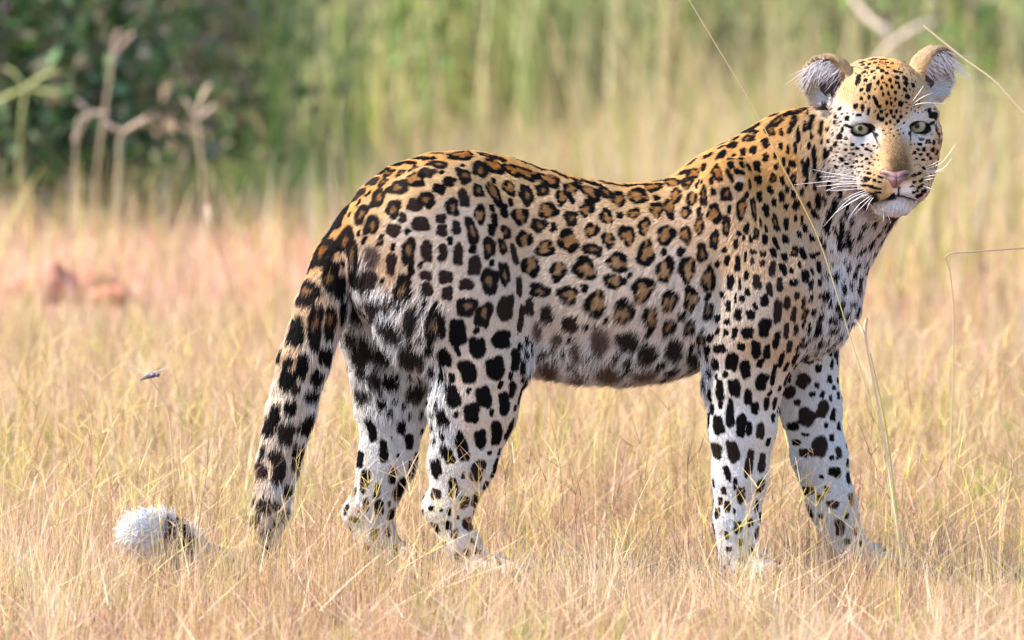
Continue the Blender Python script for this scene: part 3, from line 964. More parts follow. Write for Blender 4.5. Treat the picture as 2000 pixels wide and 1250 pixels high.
# ------------------------------------------------------------------ coat: spots read off the photograph
# each: X, Y, width, height, tilt (deg, clockwise), kind   in the pixels of an enlarged window (x0, y0, enlargement)
# kinds: r open rosette, q half-closed rosette, s black spot, b brown-black spot, f soft black patch (one paints the inner-thigh shade), g soft brown patch
SPOT_TABLE = [
 ((640, 260, 2.841), """520,118,110,28,5,s;445,142,100,24,5,s;380,175,90,40,8,s;305,215,95,45,8,s;230,268,95,50,0,b;150,345,90,60,-15,b;
 600,92,90,18,0,s;700,76,120,16,0,s;740,125,160,75,-8,r;610,175,110,70,10,q;550,218,90,60,20,b;485,255,110,85,25,r;390,300,110,80,10,q;280,362,85,95,-10,q;
 185,450,75,115,15,q;245,510,80,130,10,q;365,420,90,105,25,q;415,470,45,70,0,b;485,400,95,80,20,b;550,370,100,100,30,q;620,310,80,65,15,s;675,268,75,60,20,s;
 755,235,90,85,10,q;845,205,100,95,20,q;920,185,85,115,-35,r;1020,205,70,95,-25,r;1100,225,70,130,-35,r;1080,160,120,30,25,s;1225,260,80,105,-35,r;890,105,130,35,15,q;960,122,90,28,25,s;
 835,320,60,85,0,q;755,360,65,110,-5,b;690,410,85,100,-5,q;925,335,70,115,0,r;1005,305,70,100,-5,r;1100,335,75,105,-25,r;1190,318,70,75,-15,q;
 515,505,110,90,-5,b;630,475,65,60,0,b;635,540,70,70,0,b;715,525,55,85,0,b;800,545,70,165,-10,q;845,450,70,110,0,r;925,480,40,85,0,s;980,430,50,80,15,s;
 910,535,50,75,0,s;990,550,55,85,-10,q;365,540,90,80,20,b;
 450,660,85,165,0,q;550,655,70,135,0,b;640,665,60,105,0,b;725,675,65,130,0,b;895,635,75,130,-10,q;970,630,50,90,-15,q;1035,675,40,130,-15,b;815,735,80,120,0,b;
 355,725,65,130,10,b;250,690,90,130,0,g;230,820,90,110,0,f;155,790,70,110,15,s;420,860,110,150,5,q;545,790,75,60,0,b;550,870,80,90,0,b;655,800,90,80,0,b;665,890,70,90,0,b;
 770,840,85,75,0,b;900,820,110,150,15,q;980,780,60,150,-10,q;990,970,95,155,0,b;1060,850,40,120,0,b;1070,1030,40,170,5,b;770,965,115,120,15,q;865,1010,100,150,10,q;
 600,1060,105,200,0,q;470,1030,90,170,15,f;720,1110,105,170,-5,s;965,1145,115,110,0,s;830,1190,100,130,0,s;330,1170,90,90,0,f;130,930,60,120,-15,s;270,1050,50,40,0,f"""),
 ((1000, 300, 2.604), """300,175,85,65,30,r;190,140,65,100,-30,r;75,210,70,110,-10,q;155,185,65,70,-10,q;250,225,65,80,10,r;300,230,35,60,-20,s;400,200,130,62,42,r;395,250,60,50,40,s;
 540,230,80,85,5,r;478,200,100,45,48,q;640,215,115,80,5,r;720,170,100,60,10,r;810,145,90,40,10,r;835,215,65,80,-5,r;915,230,60,80,-15,r;895,145,70,65,0,r;975,215,40,110,-8,q;
 400,130,120,22,18,s;520,160,110,20,8,s;640,140,120,20,-5,s;760,120,110,22,-12,s;240,105,110,24,25,s;100,60,110,24,28,s;880,95,90,22,-15,s;590,165,60,35,5,s;480,150,80,26,15,q;330,140,70,26,25,q;
 185,290,110,85,25,r;40,320,90,95,15,r;135,365,90,75,25,q;300,330,80,80,0,q;380,290,75,75,25,r;480,320,65,90,-5,r;548,315,40,40,0,s;620,305,70,60,10,r;672,370,65,90,10,r;735,285,75,85,0,r;
 800,280,60,110,-15,r;885,300,50,75,0,r;1030,305,75,110,0,r;60,435,85,90,0,r;170,485,100,95,10,r;285,445,110,125,-10,r;405,390,90,70,10,r;490,440,70,85,0,r;585,415,90,105,-5,r;410,490,105,70,15,q;
 785,415,95,110,0,r;885,415,60,105,-5,r;955,360,55,110,0,r;680,510,100,135,15,r;540,555,120,100,5,r;780,590,90,140,10,r;890,590,85,150,-5,r;965,505,60,105,-5,q;1030,440,50,110,0,q;1090,370,30,90,0,s;
 95,575,95,115,-5,r;235,600,95,100,10,r;370,585,125,125,-5,r;520,650,110,90,5,r;665,690,120,130,5,r;1000,640,70,150,10,r;140,695,110,80,10,q;285,715,110,95,-10,r;425,765,120,130,15,r;570,800,115,120,0,r;
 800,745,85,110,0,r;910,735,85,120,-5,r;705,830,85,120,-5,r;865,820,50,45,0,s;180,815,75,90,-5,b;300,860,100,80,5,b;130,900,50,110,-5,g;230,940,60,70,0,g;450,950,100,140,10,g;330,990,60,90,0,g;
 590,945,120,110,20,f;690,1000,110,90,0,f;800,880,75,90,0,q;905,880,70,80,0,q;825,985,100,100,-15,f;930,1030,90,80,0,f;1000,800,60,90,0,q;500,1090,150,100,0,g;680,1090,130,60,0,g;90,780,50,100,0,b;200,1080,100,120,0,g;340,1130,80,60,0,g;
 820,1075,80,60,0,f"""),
 ((1300, 180, 2.404), """390,140,70,35,-15,s;495,110,50,30,-15,s;580,85,70,40,-20,s;520,140,45,60,20,q;425,160,70,30,-25,s;410,185,60,20,10,s;490,180,60,45,40,q;330,200,45,25,-20,s;390,218,60,35,5,q;
 470,238,45,50,-25,s;315,250,45,35,10,s;265,295,50,45,-10,s;365,283,35,40,-15,s;412,272,40,40,0,s;320,300,25,20,0,s;200,300,60,25,-20,s;255,245,40,20,-15,s;180,355,30,40,-15,s;305,343,35,40,-20,s;
 358,340,25,35,0,s;240,378,55,80,-20,r;430,348,45,55,5,s;470,310,35,45,10,s;515,300,20,35,0,s;390,352,20,40,0,s;130,385,60,50,15,r;105,428,50,40,0,q;215,418,20,40,-10,s;
 225,468,30,40,0,s;300,390,25,75,-25,s;345,375,60,28,10,s;345,445,45,45,20,s;352,410,44,28,10,p;285,480,55,80,-5,q;300,550,20,50,0,s;285,625,40,110,5,q;
 355,548,48,115,3,r;412,545,30,110,-5,q;440,490,30,55,0,s;470,555,35,65,0,s;508,520,25,45,0,s;435,412,40,50,-10,s;395,432,15,60,0,s;505,405,40,45,15,q;550,415,25,50,-10,s;490,460,30,50,-25,s;545,490,30,60,0,s;
 600,410,35,60,0,q;645,330,20,30,0,s;595,335,40,40,0,s;555,325,20,50,0,s;540,255,25,40,-10,s;575,270,20,55,0,s;545,190,20,45,-15,s;600,150,30,90,10,q;645,85,30,60,10,q;625,210,20,70,0,s;690,120,25,30,0,s;
 655,170,15,40,0,s;685,205,15,40,0,s;675,255,20,30,0,s;700,310,20,60,0,s;650,370,20,40,0,s;610,260,20,60,-10,s;672,320,18,35,0,s;520,350,25,30,0,s;575,370,22,40,0,s;570,455,22,40,0,s;600,480,25,45,-10,s;
 515,615,35,85,-10,q;565,620,30,65,0,s;610,590,20,40,0,s;640,600,15,50,0,s;655,640,30,45,0,s;625,670,30,35,0,s;685,685,30,40,-20,s;700,570,30,60,-30,s;675,530,25,40,-20,s;640,470,25,40,0,s;745,500,20,50,-20,s;
 770,565,30,50,-15,s;755,640,30,60,-20,s;560,690,35,45,0,s;515,710,25,70,-15,s;465,690,30,55,0,s;470,640,18,40,0,s;425,665,30,60,0,q;400,690,20,40,0,s;380,640,30,55,20,s;445,610,12,50,0,s;345,665,25,30,0,s;
 368,685,20,25,0,s;330,715,30,50,0,s;410,750,35,30,0,b;408,795,25,35,0,b;458,760,35,35,0,b;455,805,30,35,0,b;375,770,15,60,0,s;340,805,30,90,0,s;290,790,30,60,10,s;505,755,30,50,-15,s;555,775,35,40,-10,s;
 605,750,40,55,15,q;645,760,30,70,-15,s;690,770,35,35,0,s;500,830,35,80,8,b;550,830,30,70,-20,s;590,838,25,30,0,s;628,812,20,40,0,s;655,865,40,65,10,s;600,895,45,35,0,s;685,840,15,40,0,s;715,820,25,60,0,s;
 680,910,25,55,10,s;720,890,25,45,0,s;430,890,45,75,-5,b;380,860,25,50,5,s;350,900,15,70,0,s;305,890,35,80,5,s;535,905,35,70,0,b;487,925,35,75,-5,b;385,938,30,40,0,s;360,970,30,35,0,s;330,970,15,50,0,s;
 265,950,30,40,0,s;465,980,45,60,-10,s;420,1005,25,40,-20,s;400,1045,45,55,-10,s;340,1045,40,60,5,s;295,1005,30,60,0,s;245,1060,35,45,0,s;290,1080,35,35,0,s;525,1030,45,120,5,b;570,990,35,70,0,b;600,1045,30,80,0,b;
 615,955,30,40,0,b;645,990,20,60,0,b;465,1105,60,100,5,s;385,1130,60,65,-10,s;325,1130,30,60,15,s;285,1130,30,35,0,s;565,1120,30,80,0,b;520,1165,35,90,10,s;610,1115,25,60,0,b;580,1195,30,60,0,b;425,1210,50,90,0,s;
 255,1205,65,50,-10,s;355,1195,45,40,10,s;475,1220,35,80,0,s;
 825,690,30,70,-30,s;870,700,20,30,0,s;800,860,30,40,0,s;745,860,15,25,0,s;850,830,15,25,0,s;715,760,25,20,0,s;780,745,20,20,0,s;730,955,40,20,-20,s;770,935,40,20,0,s;805,1010,50,30,5,s;690,1035,25,30,0,s;
 730,1000,20,15,0,s;870,985,40,20,-20,s;820,955,15,15,0,s;860,900,15,20,0,s;780,800,15,20,0,s;840,790,12,18,0,s;880,770,10,15,0,s;850,570,25,40,0,f;880,600,30,30,0,f;940,620,40,25,0,f;860,650,30,40,0,f;830,610,25,40,0,s;
 745,720,25,40,0,s;800,650,25,60,-25,s;725,690,20,40,-10,s;770,470,20,35,0,f;800,520,25,30,0,f;700,440,18,40,0,s;720,400,20,40,0,s;705,350,20,40,0,s;760,860,14,20,0,s;830,880,14,18,0,s"""),
 ((460, 620, 2.315), """945,182,65,95,-5,s;1050,245,85,115,-15,s;1175,230,95,110,-15,s;1265,190,45,110,5,s;1295,220,25,80,0,s;1250,325,35,80,0,s;1290,335,25,90,0,s;985,355,65,115,-15,s;1123,360,75,110,-10,s;
 1068,432,80,95,0,s;1215,390,55,110,-15,s;940,450,50,95,-15,s;895,280,50,100,-10,f;835,180,50,90,10,f;1108,550,60,90,-10,s;1025,585,60,145,-10,s;1180,525,55,120,-10,s;1237,510,25,90,0,s;960,615,55,110,-20,s;
 905,680,50,100,-15,s;1095,695,70,110,10,b;1175,680,40,90,10,s;1148,612,25,20,0,s;1030,715,20,35,0,s;985,770,50,95,5,s;905,800,50,60,0,b;1130,760,25,35,0,b;1035,835,50,60,0,b;1090,825,40,60,0,b;965,880,20,40,0,s;
 1045,930,40,60,0,b;960,940,35,50,0,s;1090,940,30,60,0,b;990,980,35,50,0,b;905,950,30,40,0,s;1045,1065,40,40,0,s;1140,1090,40,30,20,s;1070,1010,20,30,0,s;1005,905,15,20,0,s;1150,1170,20,15,0,s;930,870,20,20,0,s;
 600,120,60,120,-20,f;700,140,70,60,0,f;580,240,60,50,30,f;705,280,75,90,-10,s;580,340,60,90,0,f;665,385,45,70,-15,s;700,430,30,50,0,s;720,375,25,30,0,s;785,435,20,40,0,s;615,500,45,130,-10,s;750,490,45,90,0,s;
 785,560,45,80,-10,s;670,605,45,110,0,s;735,625,15,25,0,s;705,545,12,20,0,s;560,640,45,90,10,s;815,630,25,40,0,s;585,740,50,110,15,s;710,715,40,90,0,s;640,785,30,80,10,s;745,775,50,110,10,s;650,860,50,80,0,s;
 780,825,55,70,20,s;590,845,30,70,0,b;695,845,15,35,0,s;720,890,30,60,0,s;525,790,20,50,20,s;500,870,25,50,40,s;555,870,20,30,0,s;535,915,60,25,10,s;630,980,50,60,0,b;590,1040,30,40,0,b;665,1055,40,40,0,b;
 720,1060,35,70,0,b;830,690,35,80,0,s;785,650,10,15,0,s;790,330,50,90,0,f;640,30,40,60,0,f;
 405,165,70,90,5,s;240,200,50,50,0,s;235,280,75,110,20,s;300,220,60,130,10,s;365,270,55,80,0,s;345,350,60,60,0,s;275,320,40,60,0,b;250,405,60,80,10,s;185,430,50,90,10,s;155,490,60,110,10,s;230,520,70,120,10,b;
 320,480,60,110,20,s;115,600,30,80,0,s;180,625,65,70,0,b;280,600,50,70,0,s;195,690,60,140,10,b;120,690,60,90,0,b;285,650,40,90,0,s;230,780,40,60,0,b;130,850,70,80,0,b;185,850,30,60,0,s;75,830,25,50,0,s;
 215,880,30,50,0,s;90,920,50,60,0,b;180,930,30,60,0,b;420,75,45,60,0,s;140,980,50,60,0,b;150,1050,60,50,0,b"""),
 ((160, 380, 1.645), """830,70,50,75,20,s;795,60,25,50,20,s;770,125,30,60,25,s;850,145,55,95,10,q;770,190,60,110,15,q;875,185,40,80,15,q;725,235,20,30,0,s;800,265,50,120,10,q;725,315,70,85,15,q;
 830,295,35,90,10,s;750,420,50,145,8,q;688,440,50,110,8,s;797,400,40,90,8,q;835,370,20,80,0,s;905,285,35,50,0,f;640,520,25,50,10,s;268,1085,30,80,12,s;318,1100,26,70,15,s;300,1060,24,30,0,s;340,1130,20,50,0,s"""),
 ((1340, 600, 2.233), """200,237,60,90,15,s;258,270,50,90,-10,s;130,250,35,50,0,s;105,280,20,50,0,s;413,230,25,70,0,s;380,295,25,100,0,s;330,325,60,80,15,s;435,260,20,40,0,s;148,365,40,100,0,s;212,352,55,90,-5,s;270,392,40,75,0,s;
 105,385,20,55,0,s;300,440,40,60,0,s;192,475,45,110,0,s;350,420,30,60,0,s;385,420,20,60,0,s;140,515,50,100,-10,s;100,490,20,70,0,s;240,515,50,110,5,s;275,530,30,70,0,s;205,630,55,110,-10,b;130,625,50,60,20,b;
 275,680,40,130,5,b;325,540,40,80,0,b;180,725,30,80,-15,s;215,770,20,60,0,s;330,680,35,100,0,b;325,780,40,60,0,b;165,800,25,40,0,b;150,845,25,40,0,s;180,870,30,60,0,b;225,960,40,60,0,s;240,820,40,80,0,b;210,890,15,30,0,s;
 535,230,45,40,0,b;510,320,70,70,30,b;450,370,60,60,0,b;570,340,25,30,0,b;485,415,35,30,0,b;595,445,55,90,15,b;625,315,25,40,0,s;550,380,30,25,0,s;525,480,80,90,20,b;640,470,25,65,0,s;465,520,60,40,0,s;
 610,515,20,30,0,s;665,520,20,40,0,s;580,610,80,100,10,b;515,635,50,45,0,b;665,635,30,60,-10,b;635,570,25,35,0,s;635,655,25,25,0,s;520,555,40,20,0,s;480,590,40,30,0,s;650,720,60,50,10,s;720,745,25,60,0,s;
 590,740,20,20,0,s;530,800,60,40,0,b;580,830,40,40,0,b;720,840,25,60,0,s;640,860,60,40,0,b;525,890,30,50,0,s;670,960,50,80,0,b;700,910,20,30,0,s;620,165,60,30,-30,s;690,25,50,20,-15,s;640,90,60,20,-10,b"""),
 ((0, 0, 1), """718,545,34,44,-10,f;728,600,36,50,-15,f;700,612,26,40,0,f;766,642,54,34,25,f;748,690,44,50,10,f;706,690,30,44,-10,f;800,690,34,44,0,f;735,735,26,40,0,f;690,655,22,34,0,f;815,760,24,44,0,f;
 1605,250,12,30,0,s;1585,240,12,34,8,s;1612,300,10,26,0,s;1590,300,12,32,0,s;1575,330,14,34,0,s;1600,345,12,30,0,s;1620,365,12,34,0,s;1598,390,14,36,0,s;1630,400,12,34,0,s;1618,430,14,34,0,s;1645,440,14,36,0,s;1660,470,14,30,0,s;
 1640,480,12,26,0,s;1655,520,10,18,0,s;1630,540,14,18,0,s;1660,555,10,14,0,s;1640,590,22,14,0,s;1612,575,14,22,0,s;1625,620,20,14,0,s;1596,640,14,30,0,s"""),
 ((1500, 60, 2.976), """555,205,25,12,-20,s;590,198,20,14,-15,s;625,190,20,15,0,s;655,185,22,12,0,s;690,190,22,12,5,s;720,198,20,12,10,s;575,220,26,14,-20,s;640,220,20,18,0,s;610,240,25,15,-10,s;560,245,25,14,-20,s;665,235,25,20,0,s;
 700,218,22,14,10,s;690,250,20,18,0,s;740,240,30,14,15,s;770,245,25,14,15,s;530,270,30,20,-20,s;525,300,30,25,-20,s;590,320,30,25,-15,s;585,345,25,22,-15,s;570,290,20,18,0,s;545,345,20,18,0,s;590,388,18,22,0,s;620,275,15,18,0,s;
 640,305,18,25,0,s;665,275,14,20,0,s;750,275,25,20,15,s;795,280,30,20,20,s;710,290,18,22,0,s;750,305,25,18,15,s;800,310,30,20,30,s;840,320,20,20,20,s;720,330,15,20,0,s;760,330,15,18,0,s;690,320,12,18,0,s;660,335,13,22,0,s;
 795,345,25,18,30,s;740,360,15,18,0,s;700,365,12,20,0,s;670,370,12,22,0,s;810,385,30,22,30,s;770,425,25,32,20,s;625,405,18,55,-25,s;645,440,28,18,30,s;690,420,14,24,0,s;715,425,14,22,0,s;740,400,14,20,0,s;
 640,500,15,35,5,s;663,515,25,25,0,s;660,470,20,20,0,s;690,490,15,20,0,s;715,470,18,25,0,s;730,500,18,20,0,s;755,525,18,20,0,s;770,500,15,20,0,s;690,540,15,15,0,s;745,470,15,20,0,s;710,530,12,18,0,s;
 553,450,20,40,0,s;585,470,15,40,15,s;512,440,25,30,0,s;460,510,25,30,0,s;455,550,20,18,0,s;545,395,15,20,0,s;530,490,30,14,0,s;420,455,15,20,0,s;395,530,20,20,0,s;400,500,12,18,0,s;355,570,25,25,0,s;433,575,15,30,0,s;
 420,612,25,35,0,s;385,600,12,20,0,s;455,625,18,20,0,s;360,640,20,25,0,s;400,657,25,25,0,s;375,680,20,25,0,s;345,712,35,35,0,s;315,640,12,40,0,s;490,660,20,15,15,s;455,690,20,15,15,s;520,685,25,14,15,s;550,665,20,12,15,s;
 575,690,25,14,10,s;500,715,18,12,15,s;545,725,20,14,15,s;435,745,25,22,0,s;460,770,20,14,10,s;520,760,18,12,10,s;490,790,20,12,10,s;575,745,20,12,0,s;400,790,30,20,10,s;600,700,18,10,0,s;590,770,15,12,0,s;550,790,15,10,0,s;
 575,860,40,18,10,s;620,870,20,16,0,s;590,830,25,14,15,s;560,898,45,12,10,s;625,915,60,11,8,s;600,905,30,12,5,s;600,985,80,36,-10,f;560,1010,50,40,0,f;850,840,25,18,-30,s;880,830,25,16,-30,s;905,800,20,15,0,s;
 850,880,20,12,-30,s;890,870,30,13,-35,s;885,905,40,14,-30,s;905,930,25,18,-20,s;860,935,40,12,-20,s;880,955,40,22,-30,s;835,905,25,10,-20,s;
 890,630,30,16,0,s;930,645,32,32,0,q;880,660,25,16,0,s;905,690,20,24,0,s;955,690,20,25,0,s;975,705,20,25,0,s;925,720,20,20,0,s;885,720,20,14,0,s;870,690,14,14,0,s;950,600,20,14,0,s;910,605,20,13,0,s;990,610,20,35,0,s;
 975,570,20,35,0,s;990,500,20,45,0,s;945,495,25,30,0,s;935,465,20,25,0,s;1015,570,15,40,0,s;1005,490,15,30,0,s;940,740,20,18,0,s;900,750,18,13,0,s;860,745,15,12,0,s;960,650,12,25,0,s;1005,640,15,30,0,s;850,710,15,20,0,s;
 960,540,18,26,0,s;655,852,34,12,22,s;840,842,28,12,-28,s;545,935,50,10,8,s;590,945,50,10,8,s;530,915,36,10,8,s;640,940,40,9,5,s;560,875,30,10,8,s;650,880,24,10,8,s;325,445,40,45,0,f;300,860,25,50,0,s;270,760,18,50,0,s;265,810,18,40,0,s;240,660,18,30,0,s;
 265,510,30,30,0,s;215,560,16,60,0,s;175,600,18,70,0,s;145,530,30,90,0,q;200,450,24,60,10,q;235,480,14,40,0,s;260,610,14,30,0,s;205,765,20,30,0,s"""),
]

SPOTS = []


def add_spot(c, n, u, a, b, kind, seed=None):
    r = np.random.default_rng(len(SPOTS) + 7) if seed is None else seed
    u = u - n * (u @ n)
    u /= np.linalg.norm(u)
    v = np.cross(n, u)
    ph = r.uniform(0, 6.283, 6)
    SPOTS.append((c, n, u, v, a, b, kind, ph))


for (x0, y0, sc), txt in SPOT_TABLE:
    for rec in txt.replace('\n', '').split(';'):
        X, Y, w, h, ang, kind = [q.strip() for q in rec.split(',')]
        X, Y, w, h, ang = float(X), float(Y), float(w), float(h), float(ang)
        hp = hit(x0 + X / sc, y0 + Y / sc)
        if hp is None:
            for dx, dy in ((6, 0), (-6, 0), (0, 8), (0, -8), (14, 0), (-14, 0), (0, 16), (20, 8), (-20, 8)):
                hp = hit(x0 + X / sc + dx, y0 + Y / sc + dy)
                if hp is not None:
                    break
        if hp is None:
            continue
        c, n = hp
        a_ = math.radians(ang)
        u = RT * math.cos(a_) - UP * math.sin(a_)
        vv = RT * math.sin(a_) + UP * math.cos(a_)
        dr = ray(x0 + X / sc, y0 + Y / sc)
        # true size on a turned surface, within reason
        def stretch(e):
            t = e - dr * ((e @ n) / (dr @ n)) if abs(dr @ n) > 1e-3 else e
            return min(np.linalg.norm(t), 1.7)
        ut = u - dr * ((u @ n) / min(dr @ n, -0.3))
        if x0 == 1500 and kind == 's':
            w, h = w * 1.15 + 3, h * 1.15 + 3
        a = w / sc * px * 0.5 * stretch(u)
        b = h / sc * px * 0.5 * stretch(vv)
        g_ = 1.0 if x0 == 1500 else (1.0 if x0 == 160 or (x0 == 460 and X < 450) else 1.0)
        add_spot(c, n, ut, a * g_, b * g_, kind)

# the far flank carries the same pattern, mirrored
for sp in list(SPOTS):
    c, n, u, v, a, b, kind, ph = sp
    if c[0] < 0.53 and c[1] < -0.03 and c[2] > 0.14 and c[0] > -0.32:
        M = np.array([1, -1, 1.0])
        SPOTS.append((c * M, n * M, u * M, v * M, a, b, kind, ph + 0.3))
# the sides turned away from the camera: spots strewn at the same spacing
cen = np.array([s[0] for s in SPOTS])
rad = np.array([max(s[4], s[5]) for s in SPOTS])
view = BV - CAM
view /= np.linalg.norm(view, axis=1)[:, None]
hb = (BV - HO) @ HM / px
notear = ~((np.abs(hb[:, 0]) > 55) & (hb[:, 2] > 30) & (hb[:, 1] < 10))
away = np.where((((np.sum(view * BN, 1) > -0.12) & ((BV[:, 2] < 0.42) | (BV[:, 0] > 0.5))) | ((BV[:, 2] < 0.36) & (BV[:, 0] > -0.33)) | ((BV[:, 0] > 0.53) & (BV[:, 2] < 0.62))) & notear & (BV[:, 2] > 0.012) & (BV[:, 0] > -0.5))[0]
extra = []
for i in rng.permutation(away)[:6000]:
    p = BV[i]
    if np.min(np.linalg.norm(cen - p, axis=1) - rad) < 0.0105:
        continue
    if extra and np.min(np.linalg.norm(np.array(extra) - p, axis=1)) < 0.024:
        continue
    extra.append(p)
    u = np.array([0, 0, 1.0]) if abs(BN[i][2]) < 0.8 else np.array([1.0, 0, 0])
    add_spot(p, BN[i], u, rng.uniform(.006, .012), rng.uniform(.0045, .008), 's')

# small spots that fill the gaps of the flank, shoulder, neck and thighs
cen = np.array([s[0] for s in SPOTS])
rad = np.array([math.sqrt(s[4] * s[5]) for s in SPOTS])
bodyv = np.where((np.sum(view * BN, 1) < -0.2) & (np.linalg.norm((BV - H(0, -40, -20)) / 0.13, axis=1) > 1) & notear & ~((np.abs(hb[:, 0]) < 60) & (hb[:, 2] < -90) & (hb[:, 1] > -20)) & (BV[:, 2] > 0.30) & (BV[:, 0] > -0.30))[0]
fill = []
for i in rng.permutation(bodyv)[:9000]:
    p = BV[i]
    gap = np.min(np.linalg.norm(cen - p, axis=1) - rad)
    if fill:
        gap = min(gap, np.min(np.linalg.norm(np.array(fill) - p, axis=1)) - .006)
    if gap < 0.0100:
        continue
    fill.append(p)
    r_ = min(gap - 0.0045, 0.0115)
    add_spot(p, BN[i], RT * rng.normal(.3, .3) + UP, r_ * rng.uniform(1.0, 1.35), r_ * rng.uniform(.7, .95), 'q' if r_ > .009 and p[2] > .42 else 's')

# small flecks between the spots of the face
cen = np.array([s[0] for s in SPOTS])
rad = np.array([max(s[4], s[5]) for s in SPOTS])
hv = np.where((np.sum(view * BN, 1) < -0.25) & (hb[:, 1] > -75) & (np.abs(hb[:, 0]) < 125) & (hb[:, 2] > -118) & (hb[:, 2] < 118) & notear
              & ~((np.abs(hb[:, 0]) < 32) & (hb[:, 2] < -12)) & ~((np.abs(np.abs(hb[:, 0]) - 57) < 36) & (np.abs(hb[:, 2]) < 26)) & ~((np.abs(hb[:, 0]) < 45) & (hb[:, 2] < -70)))[0]
fl_ = []
for i in rng.permutation(hv)[:3000]:
    p = BV[i]
    if np.min(np.linalg.norm(cen - p, axis=1) - rad) < 0.0034:
        continue
    if fl_ and np.min(np.linalg.norm(np.array(fl_) - p, axis=1)) < 0.0072:
        continue
    fl_.append(p)
    add_spot(p, BN[i], RT + UP * rng.normal(0, .4), rng.uniform(.0018, .0034), rng.uniform(.0014, .0022), 'b' if rng.random() < .6 else 's')

# ------------------------------------------------------------------ coat: base colour with some painted shade, hair length and lie of the hair
CO = {'O': (0.53, 0.27, 0.085), 'o': (0.53, 0.335, 0.165), 'T': (0.55, 0.365, 0.22), 't': (0.59, 0.465, 0.36), 'w': (0.62, 0.55, 0.49),
      'X': (0.76, 0.75, 0.76), 'W': (0.60, 0.58, 0.575), 'B': (0.19, 0.125, 0.075), 'n': (0.29, 0.19, 0.11), 'D': (0.16, 0.11, 0.10), 'G': (0.47, 0.40, 0.36)}  # D below the chin and T on the right cheek carry painted shade
